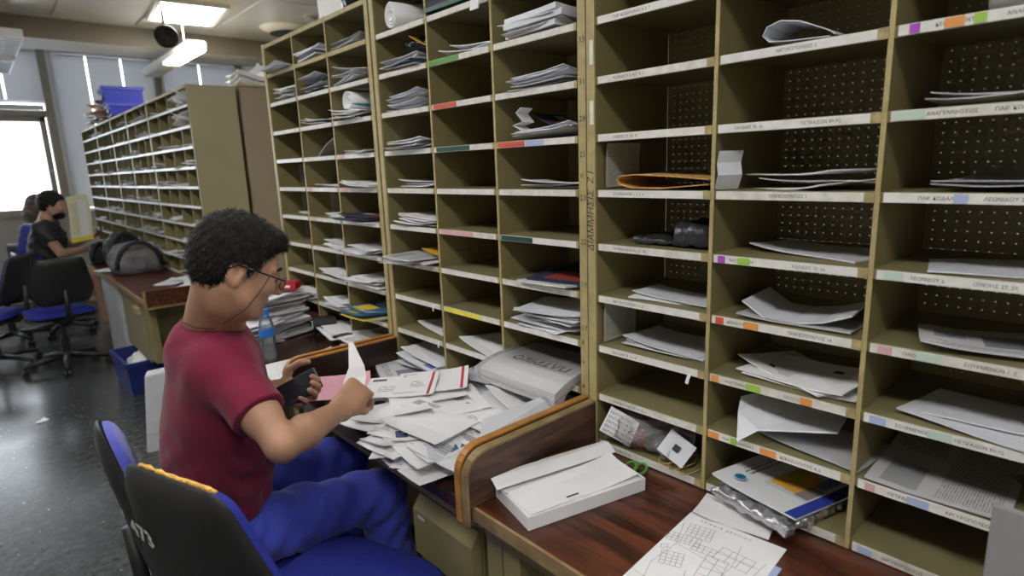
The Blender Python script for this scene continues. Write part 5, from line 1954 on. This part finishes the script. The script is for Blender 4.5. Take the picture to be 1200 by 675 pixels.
# --- man in maroon
def pd(x, y, d):
    return V3(*(CAM + (RX * ((x - 600) / F_PX) - UP * ((y - 337.5) / F_PX) + FW) * d))


HC = pd(277, 311, 1.34)
Fh = Vector((.90, -.12, -.42))
Uh = Vector((.42, -.05, .90))
neck = pd(243, 388, 1.43)
shR = pd(262, 428, 1.345)
shL = shR + V3(.07, .345, .012)
elR = pd(331, 522, 1.26)
wrR = pd(398, 481, 1.48)
hdR = pd(424, 452, 1.55)
elL = shL + V3(.05, .03, -.25)
ph_c = Vector(CAM + (RX * ((347 - 600) / F_PX) - UP * ((456 - 337.5) / F_PX) + FW) * 1.555)
ph_x = (RX * .84 + UP * .48 + FW * .25).normalized()          # long side, up to the right
ph_n = (-FW * .86 + UP * .45 - RX * .22)
ph_n = (ph_n - ph_x * ph_n.dot(ph_x)).normalized()           # screen normal
ph_y = ph_n.cross(ph_x)
hdl = (-ph_y * .60 + ph_x * .72).normalized()
wrL = V3(*(ph_c - hdl * .075 - ph_n * .030))
hipR, hipL = V3(-.80, 1.57, .535), V3(-.785, 1.76, .535)
knR, knL = V3(-.375, 1.452, .555), V3(-.34, 1.73, .56)
anR, anL = V3(-.34, 1.47, .10), V3(-.36, 1.76, .10)
chest = neck * .5 + V3(-.775, 1.575, .95) * .5
chest += V3(.022, -.01, 0)
chest[2] = .965
abdo = V3(-.755, 1.62, .725)
Ft = Vector((.975, -.22, 0))
Rtor = Vector((-.22, -.975, 0))
Rm3 = [[.975, -.22, 0], [-.22, -.975, 0], [0, 0, 1]]
HS = .935
man = thing('person', 'seated man in maroon t-shirt, blue trousers and glasses sorting letters', 'person', (-.78, 1.58, 0))
s = SDF((-1.0, 1.10, .03), (-.20, 1.98, 1.45), .0042)
P, RH = head(s, HC, Fh, Uh, HS)
s.cap(P(-.028, 0, -.05), neck, .050, .056, .03)
s.cap(P(.0, 0, -.085), V3(*(Vector(neck) + Ft * .04)), .042, .046, .03)
s.cap(neck + V3(0, 0, -.02), shR + V3(0, .02, -.03), .040, .036, .02)
s.cap(neck + V3(0, 0, -.02), shL + V3(0, -.02, -.03), .040, .036, .02)
s.ell(chest + V3(0, 0, -.02), (.085, .135, .16), Rm3, .03)
s.ell(abdo, (.10, .14, .20), Rm3, .04)
s.chain([shR, shR * .35 + elR * .65, elR], [.034, .040, .034], .02)
s.chain([elR, elR * .65 + wrR * .35, wrR], [.035, .038, .025], .015)
s.chain([shL, elL], [.050, .040], .02)
s.chain([elL, elL * .65 + wrL * .35, wrL], [.040, .038, .026], .015)
for h_, kn_, an_ in ((hipR, knR, anR), (hipL, knL, anL)):
    s.chain([h_, kn_], [.075, .052], .02)
    s.chain([kn_, kn_ * .6 + an_ * .4, an_], [.052, .048, .034], .015)
    s.cap(an_ - V3(.02, 0, .03), an_ + V3(.13, 0, -.045), .034, .030, .015)
hand(s, wrR, hdR - wrR, Vector((.35, .75, -.45)), -1, [(.75, .95, .4), (.85, 1.05, .5), (.95, 1.1, .5), (1.05, 1.1, .5)], .006,
     1.0, .006, [(.75, .5, .45), (.9, .1, .5), (.9, -.2, .5)])
hand(s, wrL, hdl, ph_n, -1, [(.30, .85, .8), (.30, .90, .8), (.30, .90, .8), (.35, .95, .8)], .004, 1.0, .006,
     [(.25, .85, .45), (.75, .45, .30), (.95, .15, .10)])
me = shift(s.mesh('body', 'skin'), (.78, -1.58, 0))
link('body', me, man)
del s
# hair
s = SDF(HC - .16, HC + .16, .0036)
hsc = HS
s.ell(P(-.014, 0, .030), (.101 * hsc, .082 * hsc, .100 * hsc), RH, 0)
s.ell(P(-.044, 0, -.005), (.058 * hsc, .072 * hsc, .070 * hsc), RH, .02)
s.ell(P(.050, 0, .083), (.046 * hsc, .060 * hsc, .032 * hsc), RH, .02)


def hairfn(f, X, Y, Z):
    dx, dy, dz = X - HC[0], Y - HC[1], Z - HC[2]
    lx = (RH[0][0] * dx + RH[0][1] * dy + RH[0][2] * dz) / hsc
    ly = (RH[1][0] * dx + RH[1][1] * dy + RH[1][2] * dz) / hsc
    lz = (RH[2][0] * dx + RH[2][1] * dy + RH[2][2] * dz) / hsc
    hl = np.interp(lx, [-.14, -.055, -.032, -.026, .008, .013, .030, .042, .070, .12], [-.072, -.078, -.055, .008, .014, -.016, -.014, .034, .060, .075])
    # sideburn strip in front of the ear
    f = np.maximum(f, (hl - lz) * .8)
    f = f + .0014 * np.sin(lx * 120 + lz * 60 + 6 * np.sin(ly * 40)) * np.sin(ly * 160 + lz * 50) + .0010 * np.sin(lx * 260 - lz * 210 + ly * 90)
    return f


s.warp(hairfn)
hm = s.mesh('hair', 'hair')
hn = np.zeros(len(hm.vertices) * 3)
hm.vertices.foreach_get('normal', hn)
hv = np.zeros(len(hm.vertices) * 3)
hm.vertices.foreach_get('co', hv)
hn, hv = hn.reshape(-1, 3), hv.reshape(-1, 3)
crown = V3(*P(-.045, .01, .13))
rs = np.random.RandomState(5)
sb = MB()
for i in rs.choice(len(hv), 5200):
    v, n1 = hv[i], hn[i]
    d1 = v - crown
    if np.dot(n1, v - V3(*P(0, 0, .02))) < 0:
        continue
    d1 = d1 + rs.normal(0, .022, 3)
    d1 = d1 - n1 * np.dot(d1, n1)
    l_ = np.linalg.norm(d1)
    if l_ < 1e-4:
        continue
    d1 /= l_
    wd = np.cross(n1, d1) * .0008
    L = rs.uniform(.012, .024)
    lift = rs.uniform(.0015, .005)
    a0, a1, a2 = v - n1 * .001, v + d1 * L * .5 + n1 * lift, v + d1 * L + n1 * lift * .5
    sb.add([a0 - wd, a0 + wd, a1 + wd * .8, a1 - wd * .8, a2], [(0, 1, 2, 3), (3, 2, 4)])
ho = link('hair', shift(hm, (.78, -1.58, 0)), man)
sb.v = [(a_ + .78, b_ - 1.58, c_) for a_, b_, c_ in sb.v]
so_ = sb.obj('hair_strands', 'hair', ho)
so_['kind'] = 'stuff'
# eyes and lips as coloured pieces
for e in (-1, 1):
    MB().lathe([(.0, 0), (.0055, .0)], n=12)
    ey = MB().pillow([(math.cos(a) * .006, math.sin(a) * .006) for a in [i * math.pi / 6 for i in range(12)]], .0015, .001,
                     mat=frame(RH[1], RH[2], RH[0], Vector(P(.0915, e * .031, -.006))))
    wpart(ey, 'iris', 'iris', man, smooth=True)
    eb = MB().tube([P(.094, e * .014, .019), P(.092, e * .032, .024), P(.080, e * .050, .018)], [.003, .004, .002], 7)
    wpart(eb, 'eyebrow', 'hair', man, smooth=True)
# shirt
s = SDF((-1.04, 1.18, .52), (-.52, 2.02, 1.22), .0045)
s.ell(chest, (.108, .172, .19), Rm3, .05)
s.ell(chest * .5 + abdo * .5, (.118, .168, .20), Rm3, .06)
s.ell(abdo, (.128, .166, .22), Rm3, .06)
s.cap(shR + V3(.01, .04, -.03), shL + V3(.0, -.04, -.03), .062, .062, .06)
s.cap(neck + V3(-.01, 0, -.045), shR + V3(0, .03, -.015), .062, .055, .06)
s.cap(neck + V3(-.01, 0, -.045), shL + V3(0, -.03, -.015), .062, .055, .06)
slR = shR * .36 + elR * .64
slL = shL * .40 + elL * .60
s.cap(shR + V3(0, .01, -.005), slR, .054, .060, .05, True)
s.cap(shL, slL, .056, .060, .05, True)


def shirtfn(f, X, Y, Z):
    lo = np.clip((.92 - Z) / .25, 0, 1)
    wv = np.sin(Z * 70 + X * 75 - Y * 40 + 2.5 * np.sin(Y * 19 + Z * 9) + 1.5 * np.sin(X * 31))
    f = f + .0042 * wv * np.sin(Y * 17 + Z * 14 + 1) * (.12 + .95 * lo)
    f = f + .0018 * np.sin(X * 55 + Y * 75 + Z * 40 + 2 * np.sin(Z * 23)) * (.3 + lo)
    # neck opening
    d = np.sqrt((X - neck[0] - .012) ** 2 + (Y - neck[1] + .005) ** 2 + ((Z - neck[2] - .045) * 1.0) ** 2) - .058
    f = np.maximum(f, -d)
    return np.maximum(f, .555 - Z)


s.warp(shirtfn)
link('t_shirt', shift(s.mesh('t_shirt', 'maroon'), (.78, -1.58, 0)), man)
# trousers
s = SDF((-1.02, 1.28, .02), (-.18, 1.98, .74), .005)
s.ell((-.81, 1.665, .545), (.130, .172, .12), Rm3, .03)
for h_, kn_, an_ in ((hipR, knR, anR), (hipL, knL, anL)):
    s.chain([h_, (h_ + kn_) / 2, kn_], [.090, .082, .066], .03)
    s.chain([kn_, kn_ * .5 + an_ * .5, an_ + V3(0, 0, .02)], [.066, .064, .060], .03)
s.warp(lambda f, X, Y, Z: np.maximum(f + .006 * np.sin(X * 42 + Z * 30 + 2 * np.sin(Y * 20)) * np.sin(Y * 38 + X * 14) + .004 * np.sin(X * 90 - Z * 70 + Y * 20), .05 - Z))
link('trousers', shift(s.mesh('trousers', 'trouser_blue'), (.78, -1.58, 0)), man)
for an_ in (anR, anL):
    s = SDF(an_ - V3(.10, .08, .10), an_ + V3(.22, .08, .08), .006)
    s.cap(an_ - V3(.03, 0, .06), an_ + V3(.13, 0, -.062), .038, .034, .01)
    s.cap(an_ - V3(.01, 0, .05), an_, .045, .042, .02)
    s.warp(lambda f, X, Y, Z: np.maximum(f, .002 - Z))
    link('shoe', shift(s.mesh('shoe', 'black_soft'), (.78, -1.58, 0)), man)

# glasses and cord
gl = thing('eyeglasses', 'thin dark eyeglasses with a neck cord worn by the seated man', 'glasses', tuple(P(.10, 0, -.003)))
for e in (-1, 1):
    ring = [P(.108 - .25 * abs(a_) * 0, e * .032 + .021 * math.cos(a), -.010 + .0155 * math.sin(a) * (1 if math.sin(a) > 0 else 1.0)) for a_, a in [(0, i * math.pi / 10) for i in range(21)]]
    wpart(MB().tube(ring, .0013, 6), 'rim', 'black_gloss', gl, smooth=True)
    wpart(MB().pillow([(.020 * math.cos(i * math.pi / 10), .0148 * math.sin(i * math.pi / 10)) for i in range(20)], .0006, .0006,
                      mat=frame(RH[1], RH[2], RH[0], Vector(P(.108, e * .032, -.010)))), 'lens', 'lens', gl)
    wpart(MB().tube([P(.107, e * .053, -.002), P(.100, e * .070, .000), P(.03, e * .0765, .004), P(-.012, e * .0785, .006), P(-.035, e * .079, -.012)], .0019, 6), 'temple_arm', 'black_gloss', gl, smooth=True)
wpart(MB().tube([P(.108, -.011, -.004), P(.110, 0, -.001), P(.108, .011, -.004)], .0012, 6), 'bridge', 'black_gloss', gl)
for e in (-1, 1):
    c1 = V3(*P(.062, e * .077, .002))
    nb_ = Vector(neck)
    nc_ = Vector(P(-.028, 0, -.05)) * .30 + nb_ * .70
    sd_, bk_ = Vector(Rtor) * e, -Vector(Ft)
    zz_ = Vector((0, 0, 1))
    pts = [c1, P(.052, e * .077, -.04), P(.036, e * .079, -.085), P(.012, e * .078, -.118), nc_ + sd_ * .070 - bk_ * .020 - zz_ * .006, nc_ + sd_ * .066 - zz_ * .014,
           nc_ + sd_ * .052 + bk_ * .034 - zz_ * .008, nc_ + sd_ * .028 + bk_ * .056 + zz_ * .002, nc_ + bk_ * .0625 + zz_ * .004]
    wpart(MB().tube(pts, .0013, 6), 'neck_cord', 'cord', gl, smooth=True)

# phone
phm = frame(ph_x, ph_y, ph_n, ph_c)
phone = thing('mobile_phone', 'black mobile phone held in the left hand of the seated man', 'phone', tuple(ph_c))
wpart(MB().obox(phm, .128, .066, .010), 'case', 'black_plastic', phone, bevel=.003)
wpart(MB().obox(phm @ Matrix.Translation((0, 0, .0055)), .118, .058, .0008), 'screen', 'black_gloss', phone)
# letter raised in the right hand
A0 = CAM + (RX * ((414 - 600) / F_PX) - UP * ((455 - 337.5) / F_PX) + FW) * 1.60
A1 = CAM + (RX * ((418 - 600) / F_PX) - UP * ((430 - 337.5) / F_PX) + FW) * 1.62
A2 = CAM + (RX * ((411 - 600) / F_PX) - UP * ((401 - 337.5) / F_PX) + FW) * 1.64
o = ribbon([A0, A0 * .5 + A1 * .5 + FW * .004, A1, A2], (RX * 1.0 + UP * .1 + FW * .25), .058, .0012)
# taper to the upper corner
for i_ in range(len(o.v)):
    blkk = i_ // 4
    if blkk == 3:
        p = Vector(o.v[i_])
        o.v[i_] = tuple(A2 + (p - A2) * .22)
    if blkk == 2:
        p = Vector(o.v[i_])
        o.v[i_] = tuple(A1 + (p - A1) * .72)
lt = o.obj('held_letter', 'paper', fix=True)
tag(lt, 'white letter raised upright between the fingers of the right hand', 'letter')
# pale paper bag standing on the floor behind the man
pb = px(205, 520, 2, 0)
tt = thing('paper_bag', 'tall pale paper bag standing on the floor behind the seated man', 'bag', (pb.x, pb.y, 0), -.3)
vs = [(-.13, -.06, 0), (.15, -.06, 0), (.15, .07, 0), (-.13, .07, 0), (-.085, -.045, .43), (.15, -.045, .45), (.15, .06, .45), (-.085, .06, .43)]
MB().add(vs, [(0, 3, 2, 1), (0, 1, 5, 4), (1, 2, 6, 5), (2, 3, 7, 6), (3, 0, 4, 7), (4, 5, 6, 7)]).obj('body', 'paper_cool', tt, bevel=.004)
MB().box(-.12, .14, -.0625, -.0615, .10, .104).obj('crease', 'paper_grey', tt)


# --- distant people
def far_person(label, base, hc, face, shirt_mat, hair_mat, sR, sL, eR, wR, eL, wL, hip, kR, kL, aR, aL, long_hair=False, beard=False, shorts=True):
    t = thing('person', label, 'person', base)
    lo = np.min([hc, sR, sL, eR, wR, eL, wL, kR, kL, aR, aL, hip], axis=0) - .22
    hi = np.max([hc, sR, sL, eR, wR, eL, wL, kR, kL, aR, aL, hip], axis=0) + .24
    lo[2] = max(lo[2], .0)
    s = SDF(lo, hi, .0085)
    Pp, RR = head(s, hc, face, (0, 0, 1), 1.03, .014, True)
    nk = (sR + sL) / 2 + V3(0, 0, .05)
    s.cap(Pp(-.03, 0, -.06), nk, .055, .06, .02)
    ch = (sR + sL) / 2 - V3(0, 0, .12)
    s.cap(sR, sL, .055, .055, .03)
    s.cap(ch, hip, .12, .12, .04)
    for a, b_, c_ in ((sR, eR, wR), (sL, eL, wL)):
        s.chain([a, b_], [.05, .042], .02)
        s.chain([b_, c_], [.042, .028], .015)
        hand(s, c_, c_ - b_, (0, 0, 1) if abs((c_ - b_)[2]) < .2 else (1, 0, 0), 1, [(.4, .5, .3)] * 4, .008, 1.0)
    for kn_, an_ in ((kR, aR), (kL, aL)):
        s.chain([hip, kn_], [.09, .058], .02)
        s.chain([kn_, an_], [.058, .038], .02)
        s.cap(an_, an_ + V3(face[0] * .15, face[1] * .15, -.04), .04, .032, .02)
    L = V3(*base)
    link('body', shift(s.mesh('body', 'skin_far'), -L), t)
    s = SDF(lo, hi, .009)
    s.cap(sR, sL, .075, .075, .03)
    s.cap(ch, hip + V3(0, 0, .05), .150, .150, .05)
    s.cap(sR, sR * .45 + eR * .55, .068, .066, .03, True)
    s.cap(sL, sL * .45 + eL * .55, .068, .066, .03, True)
    s.warp(lambda f, X, Y, Z: f + .006 * np.sin(Z * 60 + X * 40) * np.sin(Y * 40))
    link('t_shirt', shift(s.mesh('t_shirt', shirt_mat), -L), t)
    s = SDF(lo, hi, .009)
    s.ell(hip - V3(0, 0, .02), (.16, .18, .13), None, .02)
    for kn_ in (kR, kL):
        s.cap(hip * .6 + kn_ * .4, hip * .18 + kn_ * .82, .10, .088, .03, True)
    s.warp(lambda f, X, Y, Z: f + .004 * np.sin(X * 50 + Y * 50))
    link('shorts', shift(s.mesh('shorts', 'grey_panel' if shorts else 'black_soft'), -L), t)
    h0 = V3(*hc)
    s = SDF(h0 - V3(.2, .2, .36), h0 + V3(.2, .2, .18), .006)
    s.ell(Pp(-.014, 0, .030), (.112, .092, .108), RR, 0)
    if long_hair:
        s.ell(Pp(-.06, 0, -.08), (.10, .115, .14), RR, .03)
        s.ell(Pp(-.07, 0, -.19), (.08, .10, .10), RR, .03)
    else:
        s.ell(Pp(-.04, 0, -.01), (.075, .08, .075), RR, .02)

    def hf(f, X, Y, Z):
        dx, dy, dz = X - h0[0], Y - h0[1], Z - h0[2]
        lx = RR[0][0] * dx + RR[0][1] * dy + RR[0][2] * dz
        lz = RR[2][0] * dx + RR[2][1] * dy + RR[2][2] * dz
        hl = np.interp(lx, [-.2, -.03, .0, .03, .06, .12], [-.5 if long_hair else -.08, -.5 if long_hair else -.075, -.0, -.02, .05, .07])
        f = np.maximum(f, (hl - lz) * .8)
        return f + .006 * np.sin(X * 90 + Z * 110) * np.sin(Y * 100 - Z * 40) * (1.6 if long_hair else .5)
    s.warp(hf)
    link('hair', shift(s.mesh('hair', hair_mat), -L), t)
    if beard:
        s = SDF(h0 - .18, h0 + .18, .006)
        s.ell(Pp(.045, 0, -.085), (.062, .064, .045), RR, 0)
        link('beard', shift(s.mesh('beard', 'hair'), -L), t)
    return t


fh = V3(*(CAM + (RX * ((61 - 600) / F_PX) - UP * ((240 - 337.5) / F_PX) + FW) * 5.65))
face = V3(.86, -.30, -.18)
bx_, by_ = fh[0], fh[1]
far_person('distant seated man in a black t-shirt reading a yellow-edged paper', (bx_ - .1, by_ + .03, 0), fh, face, 'black_soft', 'hair',
           V3(bx_ - .13, by_ - .19, 1.05), V3(bx_ - .03, by_ + .20, 1.06), V3(bx_ - .02, by_ - .28, .82), V3(bx_ + .22, by_ - .22, .84), V3(bx_ + .08, by_ + .22, .84), V3(bx_ + .26, by_ - .0, .93),
           V3(bx_ - .16, by_ + .02, .56), V3(bx_ + .24, by_ - .16, .57), V3(bx_ + .26, by_ + .15, .57), V3(bx_ + .25, by_ - .16, .12), V3(bx_ + .28, by_ + .15, .12), False, True)
yp = pd(95, 256, 5.35)
o = link('yellow_paper', sheet_mesh('yellow_paper', .42, .19, .003, .02, .01, 6, 4, 'yellow_print'), None)
o.matrix_world = frame((UP * .95 - RX * .18 + FW * .1).normalized(), (RX * -.95 - UP * .18).normalized(), ((UP * .95 - RX * .18 + FW * .1).cross(RX * -.95 - UP * .18)).normalized(), yp)
tag(o, 'yellow-edged printed paper held up by the distant man in black', 'paper')
wh = V3(*(CAM + (RX * ((45 - 600) / F_PX) - UP * ((242 - 337.5) / F_PX) + FW) * 6.6))
wx, wy = wh[0], wh[1]
far_person('distant person with long curly brown hair behind the man in black', (wx - .1, wy, 0), wh, V3(.7, .6, 0), 'grey_fabric', 'hair_brown',
           V3(wx - .05, wy - .17, wh[2] - .26), V3(wx - .12, wy + .17, wh[2] - .26), V3(wx + .0, wy - .24, wh[2] - .5), V3(wx + .2, wy - .1, wh[2] - .48), V3(wx + .0, wy + .24, wh[2] - .5), V3(wx + .2, wy + .1, wh[2] - .48),
           V3(wx - .12, wy, .52), V3(wx + .25, wy - .12, .54), V3(wx + .25, wy + .14, .54), V3(wx + .26, wy - .12, .12), V3(wx + .26, wy + .14, .12), True, False, False)
office_chair('black chair under the distant long-haired person', (wx - .02, wy, 0), math.radians(35), seat_z=.42, back_top=.84, wt=.15, wb=.22, bz0=.5)

# ------------------------------------------------------------------ distant desk clutter
def bag(label, c, r, mat, k=1.0, strap=True, name='bag'):
    t = thing(name, label, 'bag', (c[0], c[1], c[2]))
    c_ = V3(*c)
    s = SDF(c_ - V3(r[0] + .06, r[1] + .06, .02), c_ + V3(r[0] + .06, r[1] + .06, r[2] * 1.3 + .05), .009)
    s.rbox(c_ + V3(0, 0, r[2] * .45), (r[0], r[1], r[2] * .5), min(r) * .4, None, 0)
    s.ell(c_ + V3(0, 0, r[2] * .7), (r[0] * .85, r[1] * .8, r[2] * .5), None, .05)
    s.warp(lambda f, X, Y, Z: np.maximum(f + .012 * np.sin(X * 30 + Z * 25) * np.sin(Y * 28 + Z * 18), c[2] + .001 - Z))
    link('body', shift(s.mesh('body', mat), -c_), t)
    if strap:
        pts = [(r[0] * .9 * math.cos(a), -r[1] * .95, r[2] * .25 + r[2] * .95 * math.sin(a)) for a in [i * math.pi / 10 for i in range(11)]]
        MB().tube(pts, .018, 6).obj('strap', 'black_soft', t, smooth=True)
    MB().box(r[0] * -.35, r[0] * .25, -r[1] * 1.02, -r[1] * .98, r[2] * .2, r[2] * .6).obj('pocket', mat, t, bevel=.01)
    return t


bag('grey fabric bag with black trim on the distant desk', (-.22, 5.55, .7395), (.17, .17, .21), 'grey_fabric')
bag('black bag behind the grey bag on the distant desk', (-.20, 6.12, .7395), (.13, .16, .24), 'black_soft')
bag('dark padded bag beside the distant man in black', (-.33, 6.42, .7395), (.08, .07, .16), 'black_soft')
letter('paper_sheet', 'c4', 'paper', (-.28, 5.88, .7405), .4, 'white sheet on the distant desk left of the grey bag', 'paper')
letter('paper_sheet', 'c4', 'paper', (-.22, 4.34, .7405), .1, 'large white sheet on the near end of the distant desk', 'paper', 'sheets on the distant desk end')
letter('paper_sheet', 'c5', 'paper_cool', (-.14, 4.75, .7405), .8, 'pale envelope in the middle of the distant desk', 'paper')
for i in range(3):
    letter('envelope', 'c5', 'paper', (-.02, 4.50 + i * .12, .742 + .004 * i), .3 + i, 'white envelope at the rack foot on the distant desk', 'letter', 'envelopes at the distant rack foot')
cr = crate('dark blue open crate on the floor by the distant desk, white bag inside', (-.345, 4.93, 0), .03, .36, .52, .235, 'crate_dark')
s = SDF((-.54, 4.66, .0), (-.16, 5.2, .34), .008)
s.ell((-.36, 4.90, .150), (.115, .18, .10), None, 0)
s.warp(lambda f, X, Y, Z: np.maximum(f + .012 * np.sin(X * 45 + Z * 35) * np.sin(Y * 40 + Z * 18), .012 - Z))
o = link('white_bag', s.mesh('white_bag', 'paper'))
tag(o, 'crumpled white plastic bag inside the blue floor crate', 'bag')
fp = px(49, 494, 2, .0)
letter('paper_scrap', 'small', 'paper', (fp.x, fp.y, .001), .6, 'small white paper scrap on the terrazzo floor', 'paper').scale = (.42, .42, 1)
